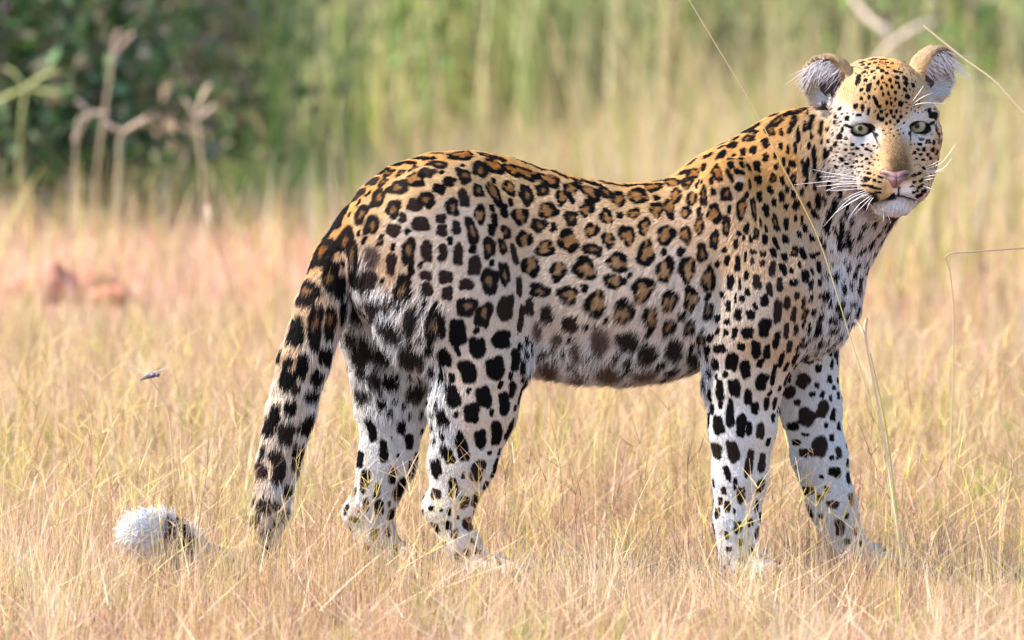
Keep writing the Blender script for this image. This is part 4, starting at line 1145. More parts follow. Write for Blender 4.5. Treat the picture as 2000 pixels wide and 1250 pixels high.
# photo x, y, colour, hair length (mm), lie of the hair in the picture (deg, 0 right, 90 down, 180 left)
CTRL = """720,345,O,9,160;780,312,O,9,170;860,297,O,9,178;1000,318,O,9,190;1120,345,O,9,185;1250,362,O,9,178;1350,342,O,9,165;680,400,O,10,130;
800,370,o,9,165;900,340,o,9,175;1000,370,o,9,175;1120,385,T,10,165;1240,395,o,10,165;1340,375,o,10,160;800,450,t,9,150;900,450,t,9,150;1000,450,T,10,160;1120,460,T,11,155;1250,460,T,11,150;1350,430,T,11,145;
760,520,T,12,125;860,540,t,10,130;950,540,t,10,125;1080,540,t,12,150;1200,540,t,12,140;1320,520,t,12,140;1380,480,T,11,130;
1090,620,t,16,135;1200,620,t,16,130;1310,600,t,15,125;1370,620,w,15,120;1070,690,W,26,115;1160,700,W,30,110;1250,700,W,28,110;1340,690,W,24,110;1060,735,G,32,110;1180,745,G,34,105;1280,735,G,28,105;1370,720,W,24,105;
1400,320,O,10,150;1450,290,O,10,140;1510,250,O,10,135;1550,220,O,10,140;1480,340,O,10,120;1540,310,O,10,115;1580,270,o,11,105;1420,400,T,10,125;1500,420,o,10,105;1560,400,o,11,100;1600,360,T,13,105;1600,300,o,12,110;1640,420,t,16,105;
1420,500,T,10,110;1480,510,T,10,100;1550,500,T,11,100;1600,480,T,13,100;1630,470,w,15,100;1430,580,t,10,105;1490,600,t,9,95;1550,590,T,10,95;1590,560,t,13,95;1640,560,W,18,95;1660,510,W,18,95;1650,620,W,20,100;1610,660,W,20,100;1670,450,G,20,115;1700,420,G,20,120;
1410,660,t,10,95;1470,670,T,8,90;1530,680,T,9,90;1400,740,w,8,90;1450,730,t,7,90;1500,750,t,7,90;1400,830,W,7,90;1450,830,W,6,90;1490,830,w,6,90;1420,930,W,6,90;1480,930,w,6,90;1430,1020,W,6,90;1450,1090,W,6,70;
1570,730,W,9,90;1620,740,W,8,90;1570,830,W,7,88;1630,850,W,7,88;1610,950,W,7,85;1650,1040,w,6,75;1680,1080,w,6,50;
720,420,o,10,135;900,640,t,9,115;960,640,t,9,110;1010,600,t,10,110;820,620,w,26,115;900,720,t,8,100;960,740,t,8,100;850,740,W,24,105;930,820,t,7,95;980,800,t,7,95;860,840,W,18,95;900,900,w,7,95;950,900,w,7,95;880,980,w,6,85;920,1040,w,6,65;950,1100,W,6,50;
700,540,W,22,115;740,590,W,26,110;720,660,W,26,110;780,660,W,28,110;820,720,W,26,110;700,720,W,26,100;760,770,W,20,95;720,860,W,9,95;790,860,W,8,95;700,950,W,7,110;760,950,W,7,90;760,1060,w,6,75;780,1100,w,6,50;
650,440,O,10,120;630,490,O,12,112;665,530,T,14,112;600,600,T,15,107;640,600,T,15,105;680,580,W,20,100;575,690,T,16,104;610,690,t,17,104;650,680,W,20,100;560,780,t,17,105;590,790,t,18,104;618,780,W,20,100;530,880,t,17,105;560,880,t,18,104;590,870,W,20,100;
505,980,t,17,103;540,980,t,17,100;570,960,W,20,98;510,1050,T,16,110;540,1050,w,18,100;350,1060,w,24,200;315,1045,X,30,200;275,1012,X,22,250;245,1030,X,25,205;250,1055,X,25,150;275,1040,X,20,190;280,1068,X,26,120;
1735,130,O,6,270;1700,150,o,6,250;1770,150,o,6,290;1735,170,O,5,270;1690,190,o,5,250;1775,190,o,5,290;1735,205,O,5,268;1720,225,o,5,262;1755,225,o,5,278;1680,212,o,6,240;1790,208,o,6,300;1660,180,o,7,240;
1680,232,W,5,215;1660,235,w,5,195;1790,227,W,5,325;1815,230,t,6,345;1707,262,W,4,200;1712,245,o,4,240;1768,248,w,4,320;1683,272,W,4,170;1795,268,w,4,15;1700,290,t,4,200;1735,250,o,4,270;
1742,275,o,4,270;1738,300,o,3,270;1752,300,o,3,270;1745,320,B,3,270;1755,328,B,3,270;1735,330,o,3,265;1722,310,o,3,240;1768,310,o,3,310;1710,340,o,4,185;1780,330,o,4,330;1722,360,o,4,160;1735,375,o,4,120;
1640,250,t,9,170;1630,290,t,10,160;1660,290,t,7,170;1650,320,w,8,165;1680,310,t,5,175;1640,360,t,12,140;1680,340,t,5,170;1690,365,o,5,165;1615,330,t,13,130;1610,250,o,11,140;1660,400,G,16,120;1690,390,D,9,120;
1755,376,W,4,90;1775,372,W,4,60;1740,390,D,4,90;1735,402,W,9,110;1760,405,W,10,85;1780,395,W,8,60;1790,355,o,4,20;1800,345,o,4,20;1805,375,t,6,40;1815,300,T,6,10;1830,260,T,8,0;1835,230,T,8,350;1830,290,T,9,20;1820,330,T,8,30;1790,300,T,5,10;
1610,120,n,8,265;1650,150,o,11,215;1625,190,w,17,205;1850,110,n,8,275;1800,150,o,11,325;1840,190,w,17,335"""
cp, cn, cc, cl, cf = [], [], [], [], []
for rec in CTRL.replace('\n', '').split(';'):
    X, Y, k, L, a = rec.split(',')
    hp = None
    for dx, dy in ((0, 0), (8, 0), (-8, 0), (0, 8), (0, -8), (16, 10), (-16, 10), (0, 20)):
        hp = hit(float(X) + dx, float(Y) + dy)
        if hp is not None:
            break
    if hp is None:
        continue
    a = math.radians(float(a))
    fl = RT * math.cos(a) - UP * math.sin(a)
    cp.append(hp[0])
    cn.append(hp[1])
    cc.append(CO[k])
    cl.append(float(L) * 1e-3)
    cf.append(fl)
    if hp[0][0] < 0.5 and hp[0][1] < -0.03 and hp[0][2] > 0.14 and hp[0][0] > -0.3:
        M = np.array([1, -1, 1.0])
        cp.append(hp[0] * M)
        cn.append(hp[1] * M)
        cc.append(CO[k])
        cl.append(float(L) * 1e-3)
        cf.append(fl * M)
cp, cn, cc, cl, cf = map(np.array, (cp, cn, cc, cl, cf))


def fields(p, n):
    """base colour, hair length and lie at surface points"""
    col = np.zeros((len(p), 3))
    ln = np.zeros(len(p))
    fl = np.zeros((len(p), 3))
    for i in range(0, len(p), 20000):
        q, m = p[i:i + 20000], n[i:i + 20000]
        d2 = ((q[:, None, :] - cp[None]) ** 2).sum(-1)
        d2 = d2 * (1 + 2.0 * np.clip(0.4 - m @ cn.T, 0, 1.4)) + 2e-5
        w = 1 / d2 ** 2
        w /= w.sum(1)[:, None]
        col[i:i + 20000] = w @ cc
        ln[i:i + 20000] = w @ cl
        fl[i:i + 20000] = w @ cf
    return col, ln, fl


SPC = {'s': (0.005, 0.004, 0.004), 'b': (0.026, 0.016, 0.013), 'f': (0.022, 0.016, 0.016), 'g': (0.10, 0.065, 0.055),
       'r': (0.005, 0.004, 0.004), 'q': (0.012, 0.008, 0.007), 'e': (0.012, 0.008, 0.008), 'p': (0.55, 0.44, 0.35)}


def coat(p, n, col, wob):
    order = np.argsort(p[:, 0])
    xs = p[order, 0]
    out = col.copy()
    for (c, nn, u, v, a, b, kind, ph) in SPOTS:
        R = max(a, b) * 1.5 + 0.003
        i0, i1 = np.searchsorted(xs, (c[0] - R, c[0] + R))
        idx = order[i0:i1]
        if len(idx) == 0:
            continue
        q = p[idx] + wob[idx] * min(1.0, min(a, b) / 0.008) - c
        m = (np.abs(q[:, 1]) < R) & (np.abs(q[:, 2]) < R)
        idx, q = idx[m], q[m]
        if len(idx) == 0:
            continue
        zn = np.abs(q @ nn) / (max(a, b) * 1.1 + 0.006)
        x, y = q @ u / a, q @ v / b
        r = np.sqrt(x * x + y * y) + 1e-6
        th = np.arctan2(y, x)
        bump = 0.10 if kind in 'rq' else 0.06
        edge = 1.0 + 0.07 * np.cos(4 * th) * (-1 if kind in 'bsq' else 0.3) + bump * np.sin(3 * th + ph[0]) + bump * 0.9 * np.sin(2 * th + ph[1]) + 0.05 * np.sin(5 * th + ph[2])
        soft = {'f': 0.30, 'g': 0.45, 'e': 0.10}.get(kind, 0.14)
        al = np.clip((edge + soft * 0.5 - r) / soft, 0, 1) * np.clip(2.2 - 2 * zn, 0, 1)
        dark = np.array(SPC[kind])
        tgt = np.tile(dark, (len(idx), 1))
        if kind in 'rq':
            f = 0.48 if kind == 'r' else 0.32
            ei = f * (1 + 0.22 * np.sin(3 * th + ph[3]) + 0.2 * np.sin(2 * th + ph[4]))
            xo, yo = x - 0.14 * math.cos(ph[5]), y - 0.14 * math.sin(ph[5])
            ri = np.sqrt(xo * xo + yo * yo)
            inn = np.clip((ei + 0.09 - ri) / 0.18, 0, 1)
            # the ring breaks open in one or two places
            if kind == 'r':
                for g0, gw in ((ph[5], 0.26), (ph[4] + 2.2, 0.20)):
                    dth = np.abs((th - g0 + math.pi) % (2 * math.pi) - math.pi)
                    gap = np.clip((gw - dth) / 0.12, 0, 1) * np.clip((r - 0.35) / 0.15, 0, 1)
                    inn = np.maximum(inn, gap * 0.9)
            incol = col[idx] * np.array([0.46, 0.36, 0.25]) + np.array([0.04, 0.012, 0.0])
            if kind == 'q':
                inn = inn * 0.72
            tgt = tgt * (1 - inn[:, None]) + incol * inn[:, None]
        out[idx] = out[idx] * (1 - al[:, None]) + tgt * al[:, None]
    return out


ZM = MZ                                               # height of the lip line


def face_paint(p, col):
    """markings of the face: dark lids and tear lines, lip line, brown bridge"""
    q = (p - HO) @ HM / px
    m = np.where((np.abs(q[:, 0]) < 150) & (q[:, 1] > -60) & (q[:, 2] > -190) & (q[:, 2] < 90))[0]
    q = q[m]
    c = col[m]

    def mix(c, a, tgt):
        a = np.clip(a, 0, 1)[:, None]
        return c * (1 - a) + np.array(tgt) * a
    # bridge of the nose
    br = np.clip((26 - 0.10 * (q[:, 2] + 40) - np.abs(q[:, 0] - 3)) / 16, 0, 1) * np.clip((-2 - q[:, 2]) / 50, 0, 1) * np.clip((q[:, 2] + 100) / 8, 0, 1) * (q[:, 1] > 5)
    sp_ = rng.random(len(q))
    c = mix(c, br * np.where(sp_ < .5, 1.0, np.where(sp_ < .85, .75, .4)), (0.13, 0.072, 0.034))
    for ex, ef, ez in EYES:
        sg = 1 if ex > 0 else -1
        x, z = (q[:, 0] - ex) * sg, q[:, 2] - ez           # x grows outwards
        xr, zr = x * math.cos(.16) - z * math.sin(.16), z * math.cos(.16) + x * math.sin(.16)
        e = np.sqrt((xr / 20.5) ** 2 + (zr / 11.2) ** 2)
        pale = np.clip((2.1 - e) / 0.6, 0, 1) * np.where(z < 0, 0.62, 0.42)
        c = mix(c, pale * (np.abs(x) < 34), (0.58, 0.49, 0.42))
        c = mix(c, np.clip((1.24 - e) / 0.12, 0, 1), (0.010, 0.008, 0.008))
        inner = np.sqrt(((x + 24) / 7) ** 2 + ((z + 9) / 7) ** 2)
        c = mix(c, (0.8 - inner) / 0.4, (0.012, 0.009, 0.009))
        tear = np.abs(x + 20 - 0.28 * (z + 6)) / 3.0
        c = mix(c, (1.3 - tear) / 0.8 * (z < -3) * np.clip((z + 40) / 24, 0, 1) * 0.8, (0.03, 0.02, 0.018))
        outer = np.sqrt(((x - 25) / 9) ** 2 + ((z - 6 - (x - 25) * .25) / 3.2) ** 2)
        c = mix(c, (1.2 - outer) / 0.4, (0.012, 0.009, 0.009))
    ax = np.abs(q[:, 0])
    d = np.abs(q[:, 2] - (ZM - 12 * (np.minimum(ax, 44) / 38) ** 1.4))
    c = mix(c, (4.6 - d) / 2.4 * np.clip((50 - ax) / 10, 0, 1) * (q[:, 1] > 10), (0.018, 0.012, 0.012))
    c = mix(c, (3.4 - ax) / 2.0 * (q[:, 2] > ZM) * (q[:, 2] < ZM + 20) * (q[:, 1] > 20), (0.03, 0.02, 0.02))
    # white lip edge and chin
    c = mix(c, np.clip((ZM - 5 - 12 * (np.minimum(ax, 44) / 38) ** 1.4 - q[:, 2]) / 4, 0, 1) * np.clip((36 - ax) / 8, 0, 1) * (q[:, 1] > 0), (0.66, 0.63, 0.62))
    out = col.copy()
    out[m] = c
    return out


# ------------------------------------------------------------------ body skin
vc, vl, vf = fields(BV, BN)
vcol = face_paint(BV, coat(BV, BN, vc, np.zeros_like(BV)))
# inside of the ears: bare dark skin
for (c, R), sg in ((EAR_L, -1), (EAR_R, 1)):
    q = (BV - c) @ R / px
    nn = BN @ R
    m = (np.abs(q[:, 0]) < 60) & (np.abs(q[:, 2]) < 62) & (nn[:, 1] > 0.1) & (q[:, 1] < 24) & (q[:, 1] > -45)
    rim = np.clip((0.58 - np.sqrt(((q[:, 0] - sg * 6) / 50) ** 2 + ((q[:, 2] + 10) / 56) ** 2)) / 0.2, 0, 1)[:, None] * m[:, None]
    vcol = vcol * (1 - rim) + np.array([0.09, 0.05, 0.05]) * rim
    vl = np.where(m & (rim[:, 0] > 0.3), 0.004, vl)
SKIN = attr_mat('leopard_skin', 0.85, 0, 0.05)
body = mesh_np('body', BV, BF, SKIN, leopard, col=vcol)

# ------------------------------------------------------------------ fur
def build_fur(NB=300000, NH=110000):
    tri = np.concatenate([BF[:, [0, 1, 2]], BF[:, [0, 2, 3]]])
    ta = np.linalg.norm(np.cross(BV[tri[:, 1]] - BV[tri[:, 0]], BV[tri[:, 2]] - BV[tri[:, 0]]), axis=1)
    ctr = BV[tri].mean(1)
    nrm = BN[tri].mean(1)
    vw = ctr - CAM
    vw /= np.linalg.norm(vw, axis=1)[:, None]
    facing = np.clip(0.25 - (vw * nrm).sum(1), 0.0, 0.5) * 2
    hd = np.clip(1.6 - np.linalg.norm((ctr - H(0, -40, -10)) / 0.11, axis=1), 0, 0.5) * 2
    wt_b = ta * (0.22 + 0.78 * facing) * (1 - 0.8 * hd)
    wt_h = ta * (0.12 + 0.88 * facing) * hd
    pick = np.concatenate([rng.choice(len(tri), NB, p=wt_b / wt_b.sum()), rng.choice(len(tri), NH, p=wt_h / wt_h.sum())])
    ishead = np.concatenate([np.zeros(NB, bool), np.ones(NH, bool)])
    u = rng.random((len(pick), 2))
    fl = u.sum(1) > 1
    u[fl] = 1 - u[fl]
    w3 = np.stack([1 - u.sum(1), u[:, 0], u[:, 1]], 1)
    p = (BV[tri[pick]] * w3[:, :, None]).sum(1)
    n = (BN[tri[pick]] * w3[:, :, None]).sum(1)
    n /= np.linalg.norm(n, axis=1)[:, None]
    col, L, flow = fields(p, n)
    # keep hair out of the eyes and off the nose leather
    hp_ = (p - HO) @ HM / px
    ok = np.ones(len(p), bool)
    for ex, ef, ez in EYES:
        ok &= ~((((hp_[:, 0] - ex) / 19) ** 2 + ((hp_[:, 2] - ez) / 10) ** 2 < 1) & (hp_[:, 1] > -45))
    ok &= ~((np.abs(hp_[:, 0]) < 24) & (hp_[:, 1] > 66) & (hp_[:, 2] < -80) & (hp_[:, 2] > -118))
    near_eye = np.minimum(*[np.sqrt(((hp_[:, 0] - e[0]) / 1.4) ** 2 + (hp_[:, 2] - e[2]) ** 2) for e in EYES])
    L = np.where(ishead & (near_eye < 30), np.minimum(L, 0.0035), L)
    for (c, R) in (EAR_L, EAR_R):
        q = (p - c) @ R / px
        nn = n @ R
        m = (np.abs(q[:, 0]) < 52) & (np.abs(q[:, 2]) < 58) & (nn[:, 1] > 0.1) & (q[:, 1] < 24) & (q[:, 1] > -45) & (np.sqrt((q[:, 0] / 50) ** 2 + ((q[:, 2] + 10) / 56) ** 2) < 0.5)
        ok &= ~m
    p, n, col, L, flow, ishead = p[ok], n[ok], col[ok], L[ok], flow[ok], ishead[ok]
    N = len(p)
    wob = rng.normal(0, 1, (N, 3)) * (0.0007 + 0.035 * np.clip(L - 0.008, 0, .03))[:, None]
    # lie of the hair: along the skin, with tufting
    t = flow - n * (flow * n).sum(1)[:, None]
    t /= np.linalg.norm(t, axis=1)[:, None] + 1e-9
    b = np.cross(n, t)
    cl1 = np.sin(p[:, 0] * 260 + 3 * np.sin(p[:, 2] * 170)) * np.sin(p[:, 2] * 230 + 2 * np.sin(p[:, 0] * 140))
    cl2 = np.sin(p[:, 0] * 610 + p[:, 2] * 420 + 2 * np.sin(p[:, 2] * 330))
    az = rng.normal(0, 0.20, N) * np.where(L > 0.02, 1.6, 1.0) + 0.08 * cl1 + 0.06 * cl2
    d = t * np.cos(az)[:, None] + b * np.sin(az)[:, None]
    lift = np.clip(rng.normal(0.42, 0.12, N), 0.12, 0.9) * np.where(L > 0.022, 1.25, 1.0)
    tipm = (p[:, 0] < -0.55) & (p[:, 2] < 0.2)
    lift = np.where(tipm, rng.uniform(0.5, 1.6, N), lift)
    az = np.where(tipm, az * 2.5, az)
    d = t * np.cos(az)[:, None] + b * np.sin(az)[:, None]
    L = np.where((L < 0.0135) & ~ishead, L * 0.72, L) * rng.uniform(0.65, 1.25, N) * (1 + 0.15 * cl1)
    pc = p + d * (L * 0.55)[:, None]
    colr = face_paint(pc, coat(pc, n, col, wob))
    tt = np.array([0, 0.35, 0.7, 1.0])
    drop = np.where(L > 0.014, 1.0, 0.25)
    pts = (p[:, None, :] + d[:, None, :] * (L[:, None] * tt[None])[:, :, None]
           + n[:, None, :] * (L * lift)[:, None, None] * (tt - 0.55 * tt * tt)[None, :, None] * 1.3
           - np.array([0, 0, 1.0])[None, None, :] * (L * 0.18 * drop)[:, None, None] * (tt * tt)[None, :, None])
    pts[:, 0] -= n * 0.0006
    r0 = np.where(ishead, 0.00036, 0.00042) * np.where(L > 0.018, 1.15, 1.0) * rng.uniform(0.8, 1.2, N)
    rad = r0[:, None] * np.array([1.0, 0.95, 0.7, 0.15])[None]
    bright = rng.uniform(0.70, 1.2, (N, 1)) * np.where(ishead, rng.uniform(0.8, 1.12, N), 1.0)[:, None]
    return pts, rad, colr * bright, n


def hair_object(name, pts, rad, col, nrm, mat, parent):
    N, M = pts.shape[:2]
    cu = bpy.data.hair_curves.new(name)
    cu.add_curves([M] * N)
    cu.position_data.foreach_set('vector', np.ascontiguousarray(pts, dtype=np.float32).ravel())
    a = cu.attributes.get('radius') or cu.attributes.new('radius', 'FLOAT', 'POINT')
    a.data.foreach_set('value', np.ascontiguousarray(rad, dtype=np.float32).ravel())
    a = cu.attributes.new('col', 'FLOAT_COLOR', 'CURVE')
    c4 = np.ones((N, 4), dtype=np.float32)
    c4[:, :3] = col
    a.data.foreach_set('color', c4.ravel())
    a = cu.attributes.new('skin_normal', 'FLOAT_VECTOR', 'CURVE')
    a.data.foreach_set('vector', np.ascontiguousarray(nrm, dtype=np.float32).ravel())
    cu.materials.append(mat)
    return link(bpy.data.objects.new(name, cu), parent)


def fur_material():
    m, nt, b = new_mat('leopard_fur')
    a = nt.nodes.new('ShaderNodeAttribute')
    a.attribute_name = 'col'
    nt.links.new(a.outputs['Color'], b.inputs['Base Color'])
    b.inputs['Roughness'].default_value = 0.55
    b.inputs['Specular IOR Level'].default_value = 0.04
    s = nt.nodes.new('ShaderNodeAttribute')
    s.attribute_name = 'skin_normal'
    g = nt.nodes.new('ShaderNodeNewGeometry')
    mx = nt.nodes.new('ShaderNodeMix')
    mx.data_type = 'VECTOR'
    mx.inputs[0].default_value = 0.40
    nt.links.new(s.outputs['Vector'], mx.inputs[4])
    nt.links.new(g.outputs['Normal'], mx.inputs[5])
    nrm = nt.nodes.new('ShaderNodeVectorMath')
    nrm.operation = 'NORMALIZE'
    nt.links.new(mx.outputs[1], nrm.inputs[0])
    nt.links.new(nrm.outputs[0], b.inputs['Normal'])
    return m


FUR = fur_material()
fp, fr, fc, fnm = build_fur()
fur = hair_object('fur', fp, fr, fc, fnm, FUR, leopard)

# ------------------------------------------------------------------ eyes
def to_head(p):
    return (np.asarray(p) - HO) @ HM / px


EYE_MAT, nt, b = new_mat('leopard_eye')
tc = nt.nodes.new('ShaderNodeTexCoord')
sep = nt.nodes.new('ShaderNodeSeparateXYZ')
nt.links.new(tc.outputs['Object'], sep.inputs[0])
cmb = nt.nodes.new('ShaderNodeCombineXYZ')
nt.links.new(sep.outputs[0], cmb.inputs[0])
nt.links.new(sep.outputs[2], cmb.inputs[2])
ln_ = nt.nodes.new('ShaderNodeVectorMath')
ln_.operation = 'LENGTH'
nt.links.new(cmb.outputs[0], ln_.inputs[0])
mr = nt.nodes.new('ShaderNodeMapRange')
mr.inputs['From Max'].default_value = 26 * px
nt.links.new(ln_.outputs['Value'], mr.inputs['Value'])
rp = nt.nodes.new('ShaderNodeValToRGB')
el = rp.color_ramp.elements
el[0].position, el[0].color = 0.0, (0.004, 0.004, 0.004, 1)
el[1].position, el[1].color = 0.15, (0.004, 0.004, 0.004, 1)
for pos, c in ((0.20, (0.20, 0.17, 0.08, 1)), (0.36, (0.33, 0.30, 0.18, 1)), (0.52, (0.29, 0.265, 0.16, 1)), (0.60, (0.16, 0.14, 0.08, 1)), (0.66, (0.02, 0.015, 0.012, 1))):
    e = el.new(pos)
    e.color = c
nt.links.new(mr.outputs[0], rp.inputs[0])
nz = nt.nodes.new('ShaderNodeTexNoise')
nz.inputs['Scale'].default_value = 900
nt.links.new(tc.outputs['Object'], nz.inputs['Vector'])
mxe = nt.nodes.new('ShaderNodeMix')
mxe.data_type = 'RGBA'
mxe.blend_type = 'MULTIPLY'
mxe.inputs[0].default_value = 0.35
nt.links.new(rp.outputs[0], mxe.inputs[6])
nt.links.new(nz.outputs[0], mxe.inputs[7])
nt.links.new(mxe.outputs[2], b.inputs['Base Color'])
b.inputs['Roughness'].default_value = 0.06
b.inputs['Specular IOR Level'].default_value = 0.18
b.inputs['Coat Weight'].default_value = 0.0
b.inputs['Coat Roughness'].default_value = 0.03


def uv_sphere(r, n1=20, n2=28):
    th = np.linspace(0, math.pi, n1)[:, None]
    ph = np.linspace(0, 2 * math.pi, n2, endpoint=False)[None, :]
    V = np.stack([np.sin(th) * np.cos(ph), np.cos(th) * np.ones_like(ph), np.sin(th) * np.sin(ph)], -1).reshape(-1, 3) * r
    I = np.arange(n1 * n2).reshape(n1, n2)
    F = np.stack([I[:-1], np.roll(I, -1, 1)[:-1], np.roll(I, -1, 1)[1:], I[1:]], -1).reshape(-1, 4)
    return V, F


for (ex, ef, ez) in EYES:
    # depth of the lids round the socket
    q = []
    for dx, dz in ((-25, 0), (25, 0), (0, 16), (0, -16)):
        o_ = H(ex + dx, 120, ez + dz)
        loc = BVH.ray_cast(Vector(o_), Vector(-_hf2))[0]
        if loc is not None:
            q.append(to_head(loc)[1])
    f0 = float(np.mean(sorted(q)[1:3]))
    V, F = uv_sphere(26 * px)
    eo = mesh_np('eye', V, F, EYE_MAT, leopard)
    fwd = Vector((CAM - HO) / np.linalg.norm(CAM - HO)) * 0.75 + Vector(_hf2) * 0.25
    yv = fwd.normalized()
    xv = yv.cross(Vector((0, 0, 1))).normalized()
    zv = xv.cross(yv)
    M4 = Matrix((xv, yv, zv)).transposed().to_4x4()
    M4.translation = Vector(H(ex, f0 - 26 - 2.5, ez))
    eo.matrix_local = M4

# ------------------------------------------------------------------ nose leather
def build_nose():
    c = to_head(hit(1750, 349)[0])
    out = [(-31, 13), (-24, 18), (-10, 16), (0, 14), (10, 16), (24, 18), (31, 13), (28, 5), (18, -2), (11, -10), (6, -19), (0, -22), (-6, -19), (-11, -10), (-18, -2), (-28, 5)]
    # smooth outline
    o = np.array(out, float)
    m = 48
    t = np.linspace(0, len(o), m, endpoint=False)
    i = t.astype(int)
    f = (t - i)[:, None]
    p0, p1, p2, p3 = o[(i - 1) % 16], o[i % 16], o[(i + 1) % 16], o[(i + 2) % 16]
    O = 0.5 * (2 * p1 + (-p0 + p2) * f + (2 * p0 - 5 * p1 + 4 * p2 - p3) * f ** 2 + (-p0 + 3 * p1 - 3 * p2 + p3) * f ** 3)
    rings = [0.02, 0.25, 0.45, 0.62, 0.76, 0.88, 0.96, 1.0]
    V, C = [], []
    for r in rings:
        for x, z in O * r * 0.93:
            oo = H(c[0] + x, 160, c[2] + z)
            loc = BVH.ray_cast(Vector(oo), Vector(-_hf2))[0]
            base = to_head(loc)[1] if loc is not None else c[1]
            base = min(base, c[1] + 8)
            nos = math.exp(-(((abs(x) - 19) / 7.5) ** 2 + ((z - 5) / 5.0) ** 2))
            dome = 6.5 * math.sqrt(max(0, 1 - r ** 2.5)) + 0.6 - 5.0 * nos - 2.0 * math.exp(-(x / 1.8) ** 2) * (1 if z < 4 else 0.3)
            V.append(H(c[0] + x, base + (dome if r < 1 else -3), c[2] + z))
            dk = max(min(1, nos * 1.5), np.clip((r - 0.82) / 0.16, 0, 1) * 0.75, 0.55 * math.exp(-(x / 1.6) ** 2))
            C.append(np.array([0.21, 0.105, 0.108]) * (1 - dk) + np.array([0.03, 0.02, 0.022]) * dk)
    k = len(O)
    I = np.arange(len(V)).reshape(-1, k)
    F = np.stack([I[:-1], I[1:], np.roll(I, -1, 1)[1:], np.roll(I, -1, 1)[:-1]], -1).reshape(-1, 4)
    mesh_np('nose', np.array(V), F, attr_mat('nose_leather', 0.45, 0, 0.4), leopard, col=np.array(C))


build_nose()

# ------------------------------------------------------------------ ear tufts
def ear_tufts(E, sg, n=210):
    c, R = E
    pts, rad, col, nr = [], [], [], []
    for i in range(n):
        a = rng.uniform(-0.2, 2.0) if i < n * .72 else rng.uniform(-1.9, -0.9)                       # round the inner edge of the ear, upwards
        rr = rng.uniform(0.70, 1.02)
        q = np.array([-sg * math.cos(a) * 46 * rr, rng.uniform(2, 18), math.sin(a) * 52 * rr])
        L = rng.uniform(16, 46) * (1.15 if a > -0.3 else 0.8)
        d = np.array([sg * 1.0, rng.uniform(.0, .45), rng.normal(0.05, .30) - 0.35 * math.sin(a)])
        d /= np.linalg.norm(d)
        cv = np.array([sg * .25, 0.0, rng.normal(.05, .25)])
        P_ = [c + R @ ((q + d * L * t + cv * L * t * t * .6) * px) for t in (0, .33, .66, 1.0)]
        pts.append(P_)
        r0 = rng.uniform(.0003, .0006)
        rad.append([r0, r0, r0 * .8, r0 * .2])
        low = i >= n * .72
        if low:                                             # fringe at the foot of the ear
            d = np.array([sg * .55, .5, .55]) + rng.normal(0, .2, 3)
            L *= .55
            P_ = [c + R @ ((q + d * L * t) * px) for t in (0, .33, .66, 1.0)]
            pts[-1] = P_
        col.append((np.array([.56, .44, .33]) if low else np.array([.72, .65, .62])) * rng.uniform(.75, 1.05))
        nr.append(R @ np.array([0, 1.0, 0.2]))
    return np.array(pts), np.array(rad), np.array(col), np.array(nr)


tl = [ear_tufts(EAR_L, -1), ear_tufts(EAR_R, 1)]
for q in tl:
    hair_object('ear_tuft', *q, FUR, leopard)

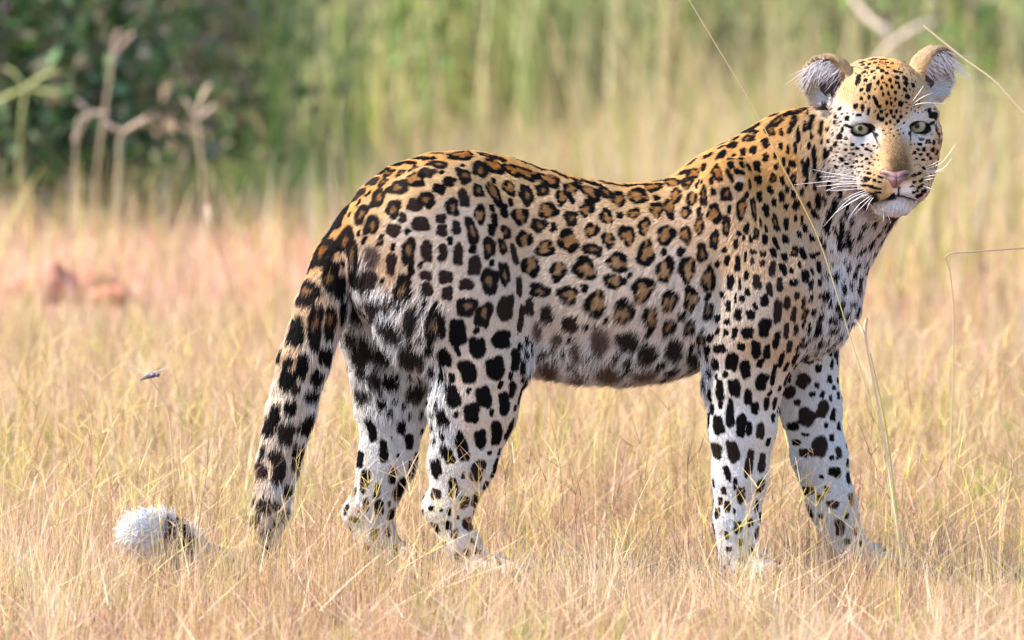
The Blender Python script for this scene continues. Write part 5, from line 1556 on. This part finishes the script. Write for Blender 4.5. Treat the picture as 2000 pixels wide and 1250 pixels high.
# ------------------------------------------------------------------ whiskers
WHISK = attr_mat('whisker', 0.35, 0, 0.5)
WZ = """545,855,400,835,255,805;540,870,400,850,300,850;550,880,380,875,150,895;545,885,400,895,280,905;550,905,420,905,330,932;560,915,450,925,340,930;575,935,460,990,320,1140;590,945,480,1000,390,1060;
600,960,530,1010,465,1095;615,970,590,1000,570,1050;560,870,470,840,390,830;580,940,500,985,430,1030;605,965,560,1010,500,1070;530,862,420,862,330,875;555,893,440,885,360,900;570,925,500,950,440,985;
915,805,1010,765,1092,655;920,830,980,820,1030,815;905,850,960,840,985,838;900,870,940,862,975,858;912,795,960,775,1010,745;900,900,940,915,960,925;915,815,1010,805,1070,740;
840,440,900,420,1035,424;835,420,870,370,905,320;845,430,890,390,960,360;665,1050,672,1080,668,1110;690,1060,700,1080,715,1120"""
for rec in WZ.replace('\n', '').split(';'):
    v = [float(q) for q in rec.split(',')]
    pp = [(1500 + v[i] / 2.976, 60 + v[i + 1] / 2.976) for i in (0, 2, 4)]
    hp = hit(*pp[0])
    if hp is None:
        hp = hit(pp[0][0] - 8, pp[0][1])
    if hp is None:
        continue
    y0 = hp[0][1] - 0.004
    pts = [hp[0] - hp[1] * .002, P(pp[1][0], pp[1][1], y0 - 0.012), P(pp[2][0], pp[2][1], y0 - 0.012)]
    V, F = tube_np(pts, [.00055, .00042, .00014], 5, 7)
    mesh_np('whisker', V, F, WHISK, leopard, col=np.tile([.85, .83, .82], (len(V), 1)))

# ------------------------------------------------------------------ dragonfly on a stalk
def dragonfly():
    D0 = P(294, 735, .55)
    stalk([np.array([P(345, 900, .55)[0], .55, 0.0]), P(332, 830, .55), P(315, 775, .55), D0 - np.array([0, 0, .006])], .0018, .0012, (.60, .40, .22), (.46, .32, .22), 'stalk under the dragonfly, leaning left')
    root = link(bpy.data.objects.new('dragonfly', None))
    root.location = D0
    tag(root, 'tiny dark dragonfly perched on a leaning stalk at left', 'dragonfly')
    dark = flat_mat('dragonfly_body', (.06, .04, .07), .4, .5)
    V, F = tube_np([(.010, -.004, .003), (.004, -.002, .002), (-.002, .004, .0), (-.014, .020, -.006), (-.02, .028, -.010)], [.0035, .0050, .0050, .0022, .0012], 8, 5)
    mesh_np('body', V, F, dark, root)
    V, F = uv_sphere(.0042, 10, 14)
    o = mesh_np('head', V, F, dark, root)
    o.location = (.0135, -.006, .003)
    wm, nt_, b_ = new_mat('dragonfly_wing')
    b_.inputs['Base Color'].default_value = (.22, .17, .22, 1)
    b_.inputs['Roughness'].default_value = .2
    b_.inputs['Alpha'].default_value = .4
    for sx, sl, tilt in ((-1, 0, .35), (-1, .008, .25), (1, 0, .45), (1, .008, .35)):
        pts = []
        for t in np.linspace(0, 1, 9):
            pts.append((t, math.sin(math.pi * min(1, t * .9 + .08)) ** .6))
        V = []
        for t, w in pts:
            base = np.array([sx * t * .034, sl - .002 + .004 * t, .004 + t * .034 * math.sin(tilt)])
            V += [base + np.array([.0, .0045 * w, .0006]), base - np.array([0, .0035 * w, 0])]
        F = [[2 * i, 2 * i + 1, 2 * i + 3, 2 * i + 2] for i in range(8)]
        mesh_np('wing', np.array(V), np.array(F), wm, root)


dragonfly()
